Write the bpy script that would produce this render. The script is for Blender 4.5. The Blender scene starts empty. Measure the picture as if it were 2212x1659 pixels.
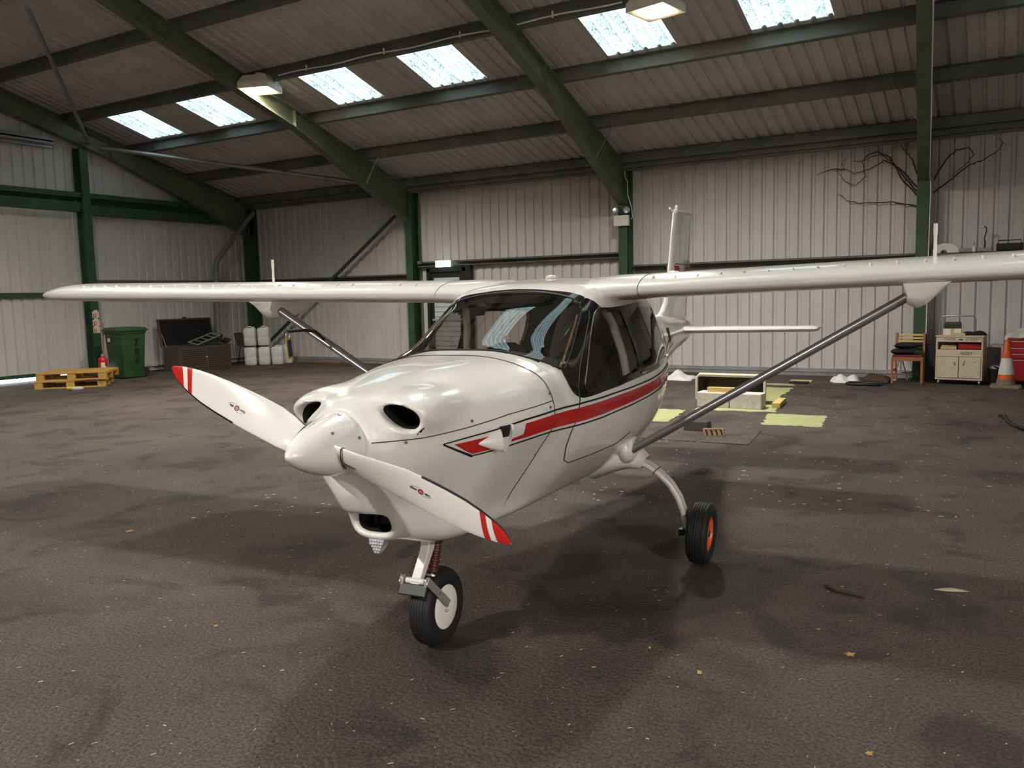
import bpy, bmesh, math, random
import numpy as np
from mathutils import Vector, Matrix
from mathutils.geometry import delaunay_2d_cdt
SC = bpy.context.scene
COL = SC.collection
PI = math.pi
# ------------------------------------------------------------------ camera (hangar frame: X along the back wall, Y towards it, Z up; photo is 2212 x 1659)
_cd = bpy.data.cameras.new('camera'); CAM = bpy.data.objects.new('camera', _cd); COL.objects.link(CAM)
_cd.sensor_fit = 'HORIZONTAL'; _cd.sensor_width = 36.0; _cd.lens = 1800.587/2212*36.0; _cd.clip_start = .05; _cd.clip_end = 200
_cr, _cdn, _cf = Vector((.85985265, .51001464, -.02320542)), Vector((.03401826, -.10258564, -.99414232)), Vector((-.50940768, .85402649, -.10555835))
CAM.matrix_world = Matrix((( _cr.x, -_cdn.x, -_cf.x, 0), (_cr.y, -_cdn.y, -_cf.y, 0), (_cr.z, -_cdn.z, -_cf.z, 1.52), (0, 0, 0, 1)))
SC.camera = CAM
# ------------------------------------------------------------------ world: even overcast daylight outside, seen through the roof lights and the gaps at the door
WORLD = bpy.data.worlds.new('overcast_sky'); SC.world = WORLD; WORLD.use_nodes = True
_bg = WORLD.node_tree.nodes['Background']; _bg.inputs[0].default_value = (.86, .94, 1.0, 1); _bg.inputs[1].default_value = 1.9
SC.view_settings.view_transform = 'Standard'; SC.view_settings.look = 'None'; SC.view_settings.gamma = 1.0
SC.view_settings.use_curve_mapping = False
SC.view_settings.exposure = 1.5
LAMP_W = 330.0                                                       # watts of each high-bay lamp (built with its housing below)
LAMPS = [(-10.90, 10.27, 5.02), (-3.95, 10.37, 5.02), (7.4, -3.1, 5.02), (-10.8, 5.75, 6.22), (-3.85, 5.75, 6.22), (-4.6, -3.1, 5.02)]  # the last is an added fill lamp for the front of the aircraft
SC.cycles.max_bounces = 5; SC.cycles.diffuse_bounces = 3; SC.cycles.glossy_bounces = 2; SC.cycles.transmission_bounces = 4; SC.cycles.transparent_max_bounces = 10
SC.cycles.use_adaptive_sampling = True; SC.cycles.adaptive_threshold = .06; SC.cycles.adaptive_min_samples = 16
SC.cycles.use_denoising = True; SC.cycles.sample_clamp_indirect = 6.0; SC.cycles.caustics_reflective = False; SC.cycles.caustics_refractive = False
random.seed(7)
# ------------------------------------------------------------------ helpers
def rot(ax, ay, az): return Matrix.Rotation(az, 3, 'Z') @ Matrix.Rotation(ay, 3, 'Y') @ Matrix.Rotation(ax, 3, 'X')
class MB:
    """collects shapes; build() links them as ONE mesh object"""
    def __init__(s): s.v = []; s.f = []
    def add(s, V, F):
        o = len(s.v); s.v += [tuple(map(float, p)) for p in V]; s.f += [tuple(i+o for i in q) for q in F]; return s
    def box(s, c, d, r=None):
        c = Vector(c); P = [Vector((x*d[0]/2, y*d[1]/2, z*d[2]/2)) for x in (-1, 1) for y in (-1, 1) for z in (-1, 1)]
        if r is not None:
            R = rot(*r) if isinstance(r, (tuple, list)) else r
            P = [R @ p for p in P]
        return s.add([c+p for p in P], [(0,1,3,2),(4,6,7,5),(0,4,5,1),(2,3,7,6),(0,2,6,4),(1,5,7,3)])
    def bb(s, a, b): return s.box([(a[i]+b[i])/2 for i in range(3)], [abs(b[i]-a[i]) for i in range(3)])
    def beam(s, p, q, w, h, up=(0,0,1)):                              # rectangular bar from p to q, w sideways, h along up
        p, q = Vector(p), Vector(q); d = (q-p); L = d.length; d.normalize(); up = Vector(up); sd = d.cross(up)
        if sd.length < 1e-5: sd = d.cross(Vector((1,0,0)))
        sd.normalize(); u = sd.cross(d)
        R = Matrix((d, sd, u)).transposed(); return s.box((p+q)/2, (L, w, h), R)
    def prism(s, P, ax, a, b):                                         # 2-D outline extruded along axis ax from a to b
        n = len(P); o = {'x': lambda p, t: (t, p[0], p[1]), 'y': lambda p, t: (p[0], t, p[1]), 'z': lambda p, t: (p[0], p[1], t)}[ax]
        return s.add([o(p, a) for p in P]+[o(p, b) for p in P], [tuple(range(n-1, -1, -1)), tuple(range(n, 2*n))]+[(i, (i+1) % n, n+(i+1) % n, n+i) for i in range(n)])
    def rings(s, R, cap0=True, cap1=True, closed=True):                # list of equal-length loops of points
        n = len(R[0]); V = [p for r in R for p in r]; F = []
        for k in range(len(R)-1):
            for i in range(n if closed else n-1):
                j = (i+1) % n; F.append((k*n+i, k*n+j, (k+1)*n+j, (k+1)*n+i))
        if cap0: F.append(tuple(range(n-1, -1, -1)))
        if cap1: F.append(tuple((len(R)-1)*n+i for i in range(n)))
        return s.add(V, F)
    def tube(s, path, r, n=8, cap=True):
        P = [Vector(p) for p in path]; rs = r if isinstance(r, (list, tuple)) else [r]*len(P); R = []; sd = None
        for i, p in enumerate(P):
            d = (P[min(i+1, len(P)-1)]-P[max(i-1, 0)]).normalized()
            if sd is None:
                sd = d.cross(Vector((0,0,1)))
                if sd.length < 1e-3: sd = d.cross(Vector((1,0,0)))
            else: sd = sd - d*sd.dot(d)
            sd.normalize(); u = d.cross(sd)
            R.append([p+(sd*math.cos(2*PI*k/n)+u*math.sin(2*PI*k/n))*rs[i] for k in range(n)])
        return s.rings(R, cap, cap)
    def lathe(s, prof, o=(0,0,0), ax=(0,0,1), n=24, cap=False):        # prof: (radius, height along axis)
        ax = Vector(ax).normalized(); a = ax.orthogonal().normalized(); b = ax.cross(a); o = Vector(o)
        return s.rings([[o+ax*h+(a*math.cos(2*PI*k/n)+b*math.sin(2*PI*k/n))*max(r, 1e-4) for k in range(n)] for r, h in prof], cap, cap)
    def ball(s, c, r, n=12, m=8):
        r = r if isinstance(r, (tuple, list)) else (r, r, r)
        return s.rings([[(c[0]+r[0]*max(math.sin(PI*j/m), 1e-3)*math.cos(2*PI*k/n), c[1]+r[1]*max(math.sin(PI*j/m), 1e-3)*math.sin(2*PI*k/n), c[2]-r[2]*math.cos(PI*j/m)) for k in range(n)] for j in range(m+1)])
    def grid(s, fn, nu, nv, flip=False):
        V = [fn(i/nu, j/nv) for i in range(nu+1) for j in range(nv+1)]; w = nv+1
        F = [(i*w+j, i*w+j+1, (i+1)*w+j+1, (i+1)*w+j) if flip else (i*w+j, (i+1)*w+j, (i+1)*w+j+1, i*w+j+1) for i in range(nu) for j in range(nv)]
        return s.add(V, F)
    def sheet(s, fn, nu, nv, t=.004):                                  # a grid with thickness t downwards
        s.grid(fn, nu, nv); s.grid(lambda a, b: tuple(Vector(fn(a, b))-Vector((0,0,t))), nu, nv, True); return s
    def build(s, name, mat, parent=None, smooth=35, bevel=0, loc=None, rz=None):
        me = bpy.data.meshes.new(name); me.from_pydata(s.v, [], s.f); me.validate()
        bm = bmesh.new(); bm.from_mesh(me); bmesh.ops.recalc_face_normals(bm, faces=bm.faces); bm.to_mesh(me); bm.free()
        return link(name, me, mat, parent, smooth, bevel, loc, rz)
def link(name, me, mat, parent=None, smooth=35, bevel=0, loc=None, rz=None):
    mats = mat if isinstance(mat, (list, tuple)) else [mat]
    for m in mats: me.materials.append(MAT[m] if isinstance(m, str) else m)
    if smooth:
        me.polygons.foreach_set('use_smooth', [True]*len(me.polygons)); me.set_sharp_from_angle(angle=math.radians(smooth))
    o = bpy.data.objects.new(name, me); COL.objects.link(o)
    if parent: o.parent = parent
    if bevel:
        b = o.modifiers.new('bevel', 'BEVEL'); b.width = bevel; b.segments = 2; b.limit_method = 'ANGLE'; b.angle_limit = math.radians(40)
    if loc: o.location = loc
    if rz is not None: o.rotation_euler = (0, 0, rz)
    return o
def empty(name, loc=(0,0,0), rz=0):
    o = bpy.data.objects.new(name, None); COL.objects.link(o); o.location = loc; o.rotation_euler = (0,0,rz); o.empty_display_size = .1; return o
def tag(o, label, cat=None, group=None, kind=None):
    if label: o['label'] = label
    if cat: o['category'] = cat
    if group: o['group'] = group
    if kind: o['kind'] = kind
    return o
def struct(o, label=None): return tag(o, label, None, None, 'structure')
def copy_tree(o, parent=None):
    c = o.copy(); COL.objects.link(c); c.parent = parent
    for ch in list(o.children): copy_tree(ch, c)
    return c
def text(name, body, size, mat, parent, M, ext=.0006, align='CENTER', xs=1.0, bold=0.):
    cu = bpy.data.curves.new(name, 'FONT'); cu.body = body; cu.size = size; cu.align_x = align; cu.align_y = 'CENTER'; cu.extrude = ext; cu.resolution_u = 3; cu.offset = bold
    t = bpy.data.objects.new(name, cu); COL.objects.link(t); dg = bpy.context.evaluated_depsgraph_get()
    me = bpy.data.meshes.new_from_object(t.evaluated_get(dg)); bpy.data.objects.remove(t)
    me.transform(M @ Matrix.Diagonal((xs, 1, 1, 1))); me.name = name
    return link(name, me, mat, parent, 0)
def basis(o, x, y):                                                    # matrix whose local x, y run along the given directions
    x = Vector(x).normalized(); y = Vector(y); z = x.cross(y).normalized(); y = z.cross(x)
    return Matrix(((x.x, y.x, z.x, o[0]), (x.y, y.y, z.y, o[1]), (x.z, y.z, z.z, o[2]), (0,0,0,1)))
# ------------------------------------------------------------------ materials
MAT = {}
def srgb(r, g, b): return tuple(((c/255)/12.92 if c/255 <= .04045 else ((c/255+.055)/1.055)**2.4) for c in (r, g, b))
def mat(name, col, rough=.5, metal=0., var=.0, vs=6., col2=None, bump=0., bs=60., coat=0., spec=.5, stretch=None, emis=None, es=0., trans=0., alpha=1., ior=1.45, rv=0.):
    """principled material; colour wanders between col and col2 with noise"""
    m = bpy.data.materials.new(name); m.use_nodes = True; nt = m.node_tree; N = nt.nodes; L = nt.links; p = N['Principled BSDF']
    p.inputs['Base Color'].default_value = (*col, 1); p.inputs['Roughness'].default_value = rough; p.inputs['Metallic'].default_value = metal
    p.inputs['Specular IOR Level'].default_value = spec; p.inputs['Coat Weight'].default_value = coat; p.inputs['Coat Roughness'].default_value = .04
    p.inputs['Transmission Weight'].default_value = trans; p.inputs['IOR'].default_value = ior; p.inputs['Alpha'].default_value = alpha
    if emis: p.inputs['Emission Color'].default_value = (*emis, 1); p.inputs['Emission Strength'].default_value = es
    if var or bump or col2 or rv:
        tc = N.new('ShaderNodeTexCoord'); mp = N.new('ShaderNodeMapping'); L.new(tc.outputs['Object'], mp.inputs[0])
        if stretch: mp.inputs['Scale'].default_value = stretch
    if var or col2:
        nz = N.new('ShaderNodeTexNoise'); nz.inputs['Scale'].default_value = vs; nz.inputs['Detail'].default_value = 6; nz.inputs['Roughness'].default_value = .62; L.new(mp.outputs[0], nz.inputs[0])
        cr = N.new('ShaderNodeValToRGB'); c2 = col2 or tuple(c*(1-var) for c in col)
        cr.color_ramp.elements[0].position = .36; cr.color_ramp.elements[1].position = .68
        cr.color_ramp.elements[0].color = (*c2, 1); cr.color_ramp.elements[1].color = (*col, 1); L.new(nz.outputs[0], cr.inputs[0]); L.new(cr.outputs[0], p.inputs['Base Color'])
        if rv:
            mr = N.new('ShaderNodeMapRange'); mr.inputs[3].default_value = rough+rv; mr.inputs[4].default_value = rough-rv; L.new(nz.outputs[0], mr.inputs[0]); L.new(mr.outputs[0], p.inputs['Roughness'])
    if bump:
        nb = N.new('ShaderNodeTexNoise'); nb.inputs['Scale'].default_value = bs; nb.inputs['Detail'].default_value = 4; L.new(mp.outputs[0], nb.inputs[0])
        b = N.new('ShaderNodeBump'); b.inputs['Strength'].default_value = bump; b.inputs['Distance'].default_value = .01; L.new(nb.outputs[0], b.inputs['Height']); L.new(b.outputs[0], p.inputs['Normal'])
    MAT[name] = m; return m
mat('aircraft_white', (.87,.845,.79), .22, coat=.7, var=.05, vs=3, spec=.5)
mat('aircraft_red', srgb(196,36,32), .22, coat=.6)
mat('gloss_black', (.008,.008,.008), .12, coat=.6)
mat('trim_black', (.012,.012,.012), .45)
mat('seam', (.05,.045,.04), .7)
mat('cavity', (.012,.011,.010), .8)
mat('engine_fin', (.34,.32,.29), .4, metal=.9)
mat('rubber', (.016,.016,.016), .62, var=.3, vs=14, bump=.15, bs=120)
mat('hub_white', (.84,.81,.74), .35)
mat('hub_orange', srgb(226,92,40), .35)
mat('alloy', (.60,.58,.55), .35, metal=.65, bump=.05, bs=80)
mat('strut_metal', (.40,.39,.39), .30, metal=.75)
mat('screw', (.35,.32,.27), .4, metal=.8)
mat('spring_red', srgb(84,38,34), .5)
mat('gear_white', (.78,.76,.71), .3, coat=.3, var=.12, vs=12)
mat('cabin_dark', (.045,.036,.030), .75, var=.3, vs=9)
mat('seat_fabric', (.030,.027,.025), .85)
mat('lens', (.75,.8,.85), .08, metal=.6)
mat('beacon', (.8,.75,.68), .15, trans=.4)
mat('rafter_green', srgb(104,112,94), .5, var=.3, vs=2.5, bump=.06, bs=30)
mat('steel_green', srgb(56,86,64), .5, var=.35, vs=3.5, bump=.08, bs=30)
mat('steel_dark', srgb(106,108,102), .55, var=.35, vs=2.5, bump=.08, bs=30)
mat('galv', (.36,.37,.37), .45, metal=.7, var=.3, vs=4)
mat('sheet_wall', (.60,.58,.575), .5, var=.14, vs=1.3, stretch=(1,1,.35), bump=.03, bs=9)
mat('sheet_door', (.60,.58,.555), .5, var=.10, vs=1.3, stretch=(1,1,.35), bump=.03, bs=9)
mat('sheet_roof', (.60,.58,.575), .5, var=.22, vs=1.1, bump=.03, bs=9)
mat('flash_grey', (.30,.31,.31), .5, var=.3, vs=3)
mat('white_plastic', (.74,.74,.72), .42, var=.06, vs=5)
mat('cable_white', (.75,.74,.70), .5)
mat('lamp_housing', (.66,.62,.52), .5)
mat('lamp_glass', (.9,.85,.75), .3, emis=(1.0,.80,.52), es=26.)
mat('exit_face', (.1,.5,.45), .4, emis=(.12,.80,.72), es=1.6)
mat('exit_white', (.9,.95,.95), .4, emis=(.85,1.,.98), es=1.6)
mat('plastic_green', srgb(50,84,44), .42, var=.2, vs=5, bump=.04, bs=20)
mat('plastic_taupe', srgb(84,77,68), .5, var=.12, vs=5)
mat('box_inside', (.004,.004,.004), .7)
mat('plastic_grey', srgb(120,122,122), .4)
mat('plastic_dark', srgb(34,34,36), .45)
mat('wood_pallet', srgb(206,160,82), .7, var=.35, vs=9, stretch=(1,6,6), bump=.12, bs=40)
mat('wood_chair', srgb(160,102,62), .45, var=.25, vs=8, stretch=(1,1,6))
mat('wood_timber', srgb(214,182,112), .7, var=.25, vs=9, stretch=(6,1,6), bump=.08, bs=40)
mat('wood_old', srgb(150,118,78), .8, var=.5, vs=22, bump=.3, bs=50)
mat('broom_wood', srgb(170,140,100), .7, var=.3, vs=8)
mat('paint_cream', srgb(206,190,166), .5, var=.16, vs=16, bump=.06, bs=40)
mat('rust', srgb(120,66,40), .8)
mat('red_paint', srgb(170,32,36), .35, var=.2, vs=4)
mat('ext_red', srgb(196,30,30), .3)
mat('cone_orange', srgb(206,92,44), .5, var=.3, vs=12)
mat('cone_white', srgb(214,208,198), .35, var=.2, vs=20)
mat('cone_base', srgb(128,112,90), .75, var=.25, vs=12)
mat('cloth_white', (.72,.72,.72), .9, var=.12, vs=10)
mat('cloth_cream', (.62,.57,.48), .9, var=.25, vs=14)
mat('cloth_navy', srgb(26,26,38), .9, var=.2, vs=10)
mat('cloth_black', srgb(20,20,22), .9)
mat('cloth_maroon', srgb(110,30,38), .8)
mat('bag_brown', srgb(70,54,42), .8, var=.3, vs=8)
mat('chair_brown', srgb(92,76,60), .45)
mat('block', srgb(206,198,190), .9, var=.2, vs=25, bump=.5, bs=60)
mat('tub', srgb(96,86,68), .6, var=.45, vs=22, bump=.2, bs=50)
mat('tub_rim', srgb(212,206,184), .5, var=.15, vs=12)
mat('olive', srgb(52,52,36), .6)
mat('paper', srgb(222,216,200), .8)
mat('card', srgb(196,172,120), .8)
mat('sign_red', srgb(200,40,36), .5)
mat('sign_cream', srgb(222,220,190), .5)
mat('ink', (.012,.012,.012), .6)
mat('ink_red', srgb(150,24,34), .4)
mat('tag_yellow', srgb(214,178,52), .5)
mat('tag_blue', srgb(40,58,110), .5)
mat('glass_grey', (.55,.62,.66), .15, metal=.2)
mat('ivy_stem', srgb(58,46,38), .8)
mat('leaf_dry', srgb(196,160,92), .8, var=.3, vs=30)
mat('straw', srgb(176,164,138), .8)
mat('bottle', (.75,.8,.8), .15, alpha=.55)
mat('radio', srgb(30,28,28), .5)
mat('concrete', srgb(150,148,144), .9, var=.3, vs=6, bump=.3, bs=30)
mat('grass_out', srgb(150,160,140), .9)
def glass(name, tint, rough=.02, refl=1.0):
    m = bpy.data.materials.new(name); m.use_nodes = True; nt = m.node_tree; nt.nodes.clear(); N = nt.nodes.new; L = nt.links.new
    o = N('ShaderNodeOutputMaterial'); t = N('ShaderNodeBsdfTransparent'); g = N('ShaderNodeBsdfGlossy'); mx = N('ShaderNodeMixShader'); lw = N('ShaderNodeLayerWeight'); pw = N('ShaderNodeMath'); ma = N('ShaderNodeMath')
    t.inputs[0].default_value = (*tint, 1); g.inputs['Roughness'].default_value = rough; lw.inputs[0].default_value = .5
    pw.operation = 'POWER'; pw.inputs[1].default_value = 4.0; ma.operation = 'MULTIPLY_ADD'; ma.inputs[1].default_value = .85; ma.inputs[2].default_value = .045*refl; ma.use_clamp = True
    L(lw.outputs['Facing'], pw.inputs[0]); L(pw.outputs[0], ma.inputs[0]); L(ma.outputs[0], mx.inputs[0]); L(t.outputs[0], mx.inputs[1]); L(g.outputs[0], mx.inputs[2]); L(mx.outputs[0], o.inputs[0]); MAT[name] = m
glass('windscreen_glass', (.88,.85,.82), .006, 2.3)
glass('side_glass', (.62,.60,.59), .006, 1.6)
PITCH_ = .211
def rooflight_mat():
    m = bpy.data.materials.new('rooflight'); m.use_nodes = True; nt = m.node_tree; N = nt.nodes; L = nt.links; N.clear()
    o = N.new('ShaderNodeOutputMaterial'); t = N.new('ShaderNodeBsdfTranslucent'); d = N.new('ShaderNodeBsdfDiffuse'); mx = N.new('ShaderNodeMixShader'); mx.inputs[0].default_value = .86
    tc = N.new('ShaderNodeTexCoord'); nz = N.new('ShaderNodeTexNoise'); nz.inputs['Scale'].default_value = 34; nz.inputs['Detail'].default_value = 5; nz.inputs['Roughness'].default_value = .75
    n2 = N.new('ShaderNodeTexNoise'); n2.inputs['Scale'].default_value = 3.0; n2.inputs['Detail'].default_value = 3
    L.new(tc.outputs['Object'], nz.inputs[0]); L.new(tc.outputs['Object'], n2.inputs[0]); ad = N.new('ShaderNodeMath'); ad.operation = 'MULTIPLY_ADD'; ad.inputs[1].default_value = .35; L.new(n2.outputs[0], ad.inputs[0]); L.new(nz.outputs[0], ad.inputs[2])
    cr = N.new('ShaderNodeValToRGB'); e = cr.color_ramp.elements; e[0].position = .52; e[0].color = (.05,.058,.055,1); e[1].position = .78; e[1].color = (.36,.43,.42,1)
    k = cr.color_ramp.elements.new(.62); k.color = (.20,.245,.24,1)
    sx = N.new('ShaderNodeSeparateXYZ'); md = N.new('ShaderNodeMath'); md.operation = 'MODULO'; md.inputs[1].default_value = PITCH_; gt = N.new('ShaderNodeMath'); gt.operation = 'GREATER_THAN'; gt.inputs[1].default_value = .137; cm = N.new('ShaderNodeMix'); cm.data_type = 'RGBA'; cm.inputs[7].default_value = (.42,.51,.505,1)
    L.new(tc.outputs['Object'], sx.inputs[0]); L.new(sx.outputs[0], md.inputs[0]); L.new(md.outputs[0], gt.inputs[0]); L.new(gt.outputs[0], cm.inputs[0])
    L.new(ad.outputs[0], cr.inputs[0]); L.new(cr.outputs[0], cm.inputs[6]); L.new(cm.outputs[2], t.inputs[0]); d.inputs[0].default_value = (.4,.45,.45,1)
    L.new(d.outputs[0], mx.inputs[1]); L.new(t.outputs[0], mx.inputs[2]); L.new(mx.outputs[0], o.inputs[0]); MAT['rooflight'] = m
rooflight_mat()
def floor_mat(name='asphalt', k=1.0):
    m = bpy.data.materials.new(name); m.use_nodes = True; nt = m.node_tree; N = nt.nodes; L = nt.links; p = N['Principled BSDF']
    tc = N.new('ShaderNodeTexCoord')
    def nz(sc, de=5, ro=.6, dist=0):
        n = N.new('ShaderNodeTexNoise'); n.inputs['Scale'].default_value = sc; n.inputs['Detail'].default_value = de; n.inputs['Roughness'].default_value = ro; n.inputs['Distortion'].default_value = dist; L.new(tc.outputs['Object'], n.inputs[0]); return n
    def ramp(src, stops):
        c = N.new('ShaderNodeValToRGB'); e = c.color_ramp.elements; e[0].position, e[0].color = stops[0][0], (*stops[0][1], 1); e[1].position, e[1].color = stops[-1][0], (*stops[-1][1], 1)
        for q, w in stops[1:-1]: x = e.new(q); x.color = (*w, 1)
        L.new(src, c.inputs[0]); return c.outputs[0]
    def mul(a, b, f=1.0, mode='MULTIPLY'):
        x = N.new('ShaderNodeMix'); x.data_type = 'RGBA'; x.blend_type = mode; x.inputs[0].default_value = f; L.new(a, x.inputs[6]); L.new(b, x.inputs[7]); return x.outputs[2]
    g = (.086*k, .068*k, .057*k)
    c = ramp(nz(.55, 6, .66, .4).outputs[0], [(.32, (g[0]*.66, g[1]*.66, g[2]*.68)), (.5, g), (.70, (g[0]*1.3, g[1]*1.3, g[2]*1.33))])
    c = mul(c, ramp(nz(1.9, 4, .55, .8).outputs[0], [(.36, (.55, .55, .58)), (.48, (1, 1, 1)), (1, (1, 1, 1))]))
    c = mul(c, ramp(nz(70, 5, .85).outputs[0], [(.36, (.22, .22, .22)), (.5, (1., 1., 1.)), (.66, (2.0, 1.95, 1.85))]))
    vo = N.new('ShaderNodeTexVoronoi'); vo.inputs['Scale'].default_value = 26; L.new(tc.outputs['Object'], vo.inputs[0])
    fl = ramp(vo.outputs['Distance'], [(.045, (.34, .31, .26)), (.07, (0, 0, 0)), (1, (0, 0, 0))])
    fm = ramp(nz(9, 3, .6).outputs[0], [(.60, (0, 0, 0)), (.66, (1, 1, 1))])
    c = mul(c, mul(fl, fm), 1.0, 'ADD'); L.new(c, p.inputs['Base Color'])
    rr = N.new('ShaderNodeMapRange'); rr.inputs[3].default_value = .55; rr.inputs[4].default_value = .95; L.new(nz(1.3, 5).outputs[0], rr.inputs[0]); L.new(rr.outputs[0], p.inputs['Roughness'])
    p.inputs['Specular IOR Level'].default_value = .35
    ds = N.new('ShaderNodeMix'); ds.data_type = 'RGBA'; ds.blend_type = 'ADD'; ds.inputs[0].default_value = .022; L.new(tc.outputs['Object'], ds.inputs[6]); L.new(nz(30, 3, .6).outputs['Color'], ds.inputs[7])
    v2 = N.new('ShaderNodeTexVoronoi'); v2.inputs['Scale'].default_value = 46; L.new(ds.outputs[2], v2.inputs[0])
    h1 = nz(60, 5, .8); ad = N.new('ShaderNodeMath'); ad.operation = 'MULTIPLY_ADD'; ad.inputs[1].default_value = -.9; L.new(v2.outputs['Distance'], ad.inputs[0]); L.new(h1.outputs[0], ad.inputs[2])
    pr = N.new('ShaderNodeMapRange'); pr.inputs[1].default_value = .35; pr.inputs[2].default_value = .62; pr.inputs[3].default_value = 1.0; pr.inputs[4].default_value = .30; L.new(nz(2.6, 4, .6).outputs[0], pr.inputs[0])
    b = N.new('ShaderNodeBump'); b.inputs['Strength'].default_value = .62; b.inputs['Distance'].default_value = .045; L.new(ad.outputs[0], b.inputs['Height']); L.new(b.outputs[0], p.inputs['Normal']); MAT[name] = m
floor_mat()
floor_mat('old_concrete', 1.3)
def overspray_mat():
    m = mat('overspray', srgb(158,164,112), .85, var=.16, vs=7, bump=.3, bs=70)
overspray_mat()
# ------------------------------------------------------------------ aircraft hull: lofted half sections (aircraft frame: x forward, y to its left, z up)
SECT = [
 (.63, [(0,1.13),(.05,1.12),(.092,1.092),(.12,1.05),(.13,1.0),(.12,.95),(.092,.908),(.05,.88),(0,.87)]),
 (.60, [(0,1.145),(.06,1.138),(.115,1.105),(.15,1.06),(.157,1.0),(.135,.92),(.088,.845),(.047,.80),(0,.79)]),
 (.55, [(0,1.165),(.09,1.155),(.165,1.12),(.205,1.07),(.207,1.0),(.168,.89),(.097,.79),(.05,.73),(0,.72)]),
 (.47, [(0,1.18),(.12,1.172),(.22,1.135),(.258,1.08),(.260,.99),(.205,.86),(.118,.745),(.065,.675),(0,.66)]),
 (.30, [(0,1.208),(.155,1.196),(.28,1.15),(.335,1.08),(.338,.99),(.275,.86),(.172,.71),(.112,.60),(0,.57)]),
 (.10, [(0,1.234),(.18,1.225),(.325,1.167),(.403,1.092),(.428,.985),(.36,.85),(.24,.66),(.17,.54),(0,.51)]),
 (-.20,[(0,1.258),(.206,1.250),(.389,1.199),(.478,1.12),(.502,.985),(.42,.845),(.27,.63),(.20,.52),(0,.475)]),
 (-.33,[(0,1.276),(.21,1.264),(.385,1.208),(.475,1.13),(.52,.98),(.45,.82),(.30,.62),(.215,.515),(0,.475)]),
 (-.36,[(0,1.290),(.205,1.274),(.392,1.222),(.485,1.137),(.527,.98),(.46,.82),(.31,.62),(.218,.515),(0,.475)]),
 (-.50,[(0,1.358),(.19,1.340),(.36,1.285),(.466,1.175),(.545,.99),(.49,.80),(.34,.615),(.225,.513),(0,.475)]),
 (-.80,[(0,1.492),(.19,1.478),(.342,1.437),(.452,1.32),(.56,1.02),(.525,.80),(.375,.61),(.235,.513),(0,.478)]),
 (-1.1,[(0,1.585),(.22,1.578),(.385,1.545),(.455,1.44),(.575,1.05),(.55,.80),(.41,.61),(.25,.518),(0,.485)]),
 (-1.5,[(0,1.612),(.22,1.605),(.40,1.565),(.462,1.45),(.578,1.07),(.555,.82),(.42,.63),(.26,.535),(0,.50)]),
 (-2.0,[(0,1.60),(.2,1.58),(.35,1.52),(.42,1.42),(.518,1.10),(.50,.88),(.40,.68),(.25,.57),(0,.545)]),
 (-2.4,[(0,1.49),(.15,1.475),(.27,1.43),(.345,1.34),(.41,1.12),(.38,.93),(.28,.78),(.16,.69),(0,.665)]),
 (-3.0,[(0,1.39),(.1,1.38),(.19,1.345),(.245,1.27),(.275,1.13),(.25,1.0),(.18,.89),(.1,.83),(0,.82)]),
 (-3.8,[(0,1.32),(.06,1.315),(.12,1.29),(.155,1.24),(.17,1.17),(.155,1.09),(.11,1.02),(.06,.985),(0,.98)]),
 (-4.4,[(0,1.28),(.04,1.275),(.078,1.255),(.10,1.22),(.11,1.18),(.10,1.13),(.078,1.09),(.04,1.07),(0,1.065)]),
 (-4.85,[(0,1.235),(.018,1.232),(.035,1.222),(.045,1.205),(.05,1.185),(.045,1.16),(.035,1.14),(.018,1.13),(0,1.128)]),
]
def _pchip(xs, Y):
    xs = np.asarray(xs, float); Y = np.asarray(Y, float); h = np.diff(xs); sh = (slice(None),)+(None,)*(Y.ndim-1)
    dl = np.diff(Y, axis=0)/h[sh]; m = np.zeros_like(Y)
    m[1:-1] = np.where(dl[:-1]*dl[1:] > 0, 2*dl[:-1]*dl[1:]/np.where(dl[:-1]+dl[1:] == 0, 1, dl[:-1]+dl[1:]), 0)
    m[0] = dl[0]; m[-1] = dl[-1]
    def f(q):
        q = np.asarray(q, float); i = np.clip(np.searchsorted(xs, q)-1, 0, len(xs)-2); s = (q-xs[i])/h[i]; s = s.reshape(s.shape+(1,)*(Y.ndim-1)); hh = h[i].reshape(s.shape)
        return ((1+2*s)*(1-s)**2)*Y[i] + s*(1-s)**2*hh*m[i] + s*s*(3-2*s)*Y[i+1] + s*s*(s-1)*hh*m[i+1]
    return f
_SX = np.array([s[0] for s in SECT])[::-1]
_SP = _pchip(_SX, np.array([s[1] for s in SECT])[::-1])
def _cat(P, t):                                                      # Catmull-Rom through nine control points, mirrored at both ends; t in -1..1
    t = np.asarray(t, float); sg = np.where(t < 0, -1., 1.); a = np.abs(t)*8; i = np.clip(a.astype(int), 0, 7); f = (a-i)[..., None]
    M = np.array([1., 0]) * 0
    Q = np.concatenate([P[..., 1:2, :]*np.array([-1, 1]), P, P[..., 7:8, :]*np.array([-1, 1])], axis=-2)
    def g(k): return np.take_along_axis(Q, (i+k)[..., None, None].repeat(2, -1), axis=-2)[..., 0, :]
    p0, p1, p2, p3 = g(0), g(1), g(2), g(3)
    r = .5*((2*p1)+(-p0+p2)*f+(2*p0-5*p1+4*p2-p3)*f*f+(-p0+3*p1-3*p2+p3)*f**3)
    r[..., 0] *= sg
    return r
def hull(x, t):
    x, t = np.broadcast_arrays(np.asarray(x, float), np.asarray(t, float))
    yz = _cat(_SP(x), t)
    return np.stack([x, yz[..., 0], yz[..., 1]], -1)
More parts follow.
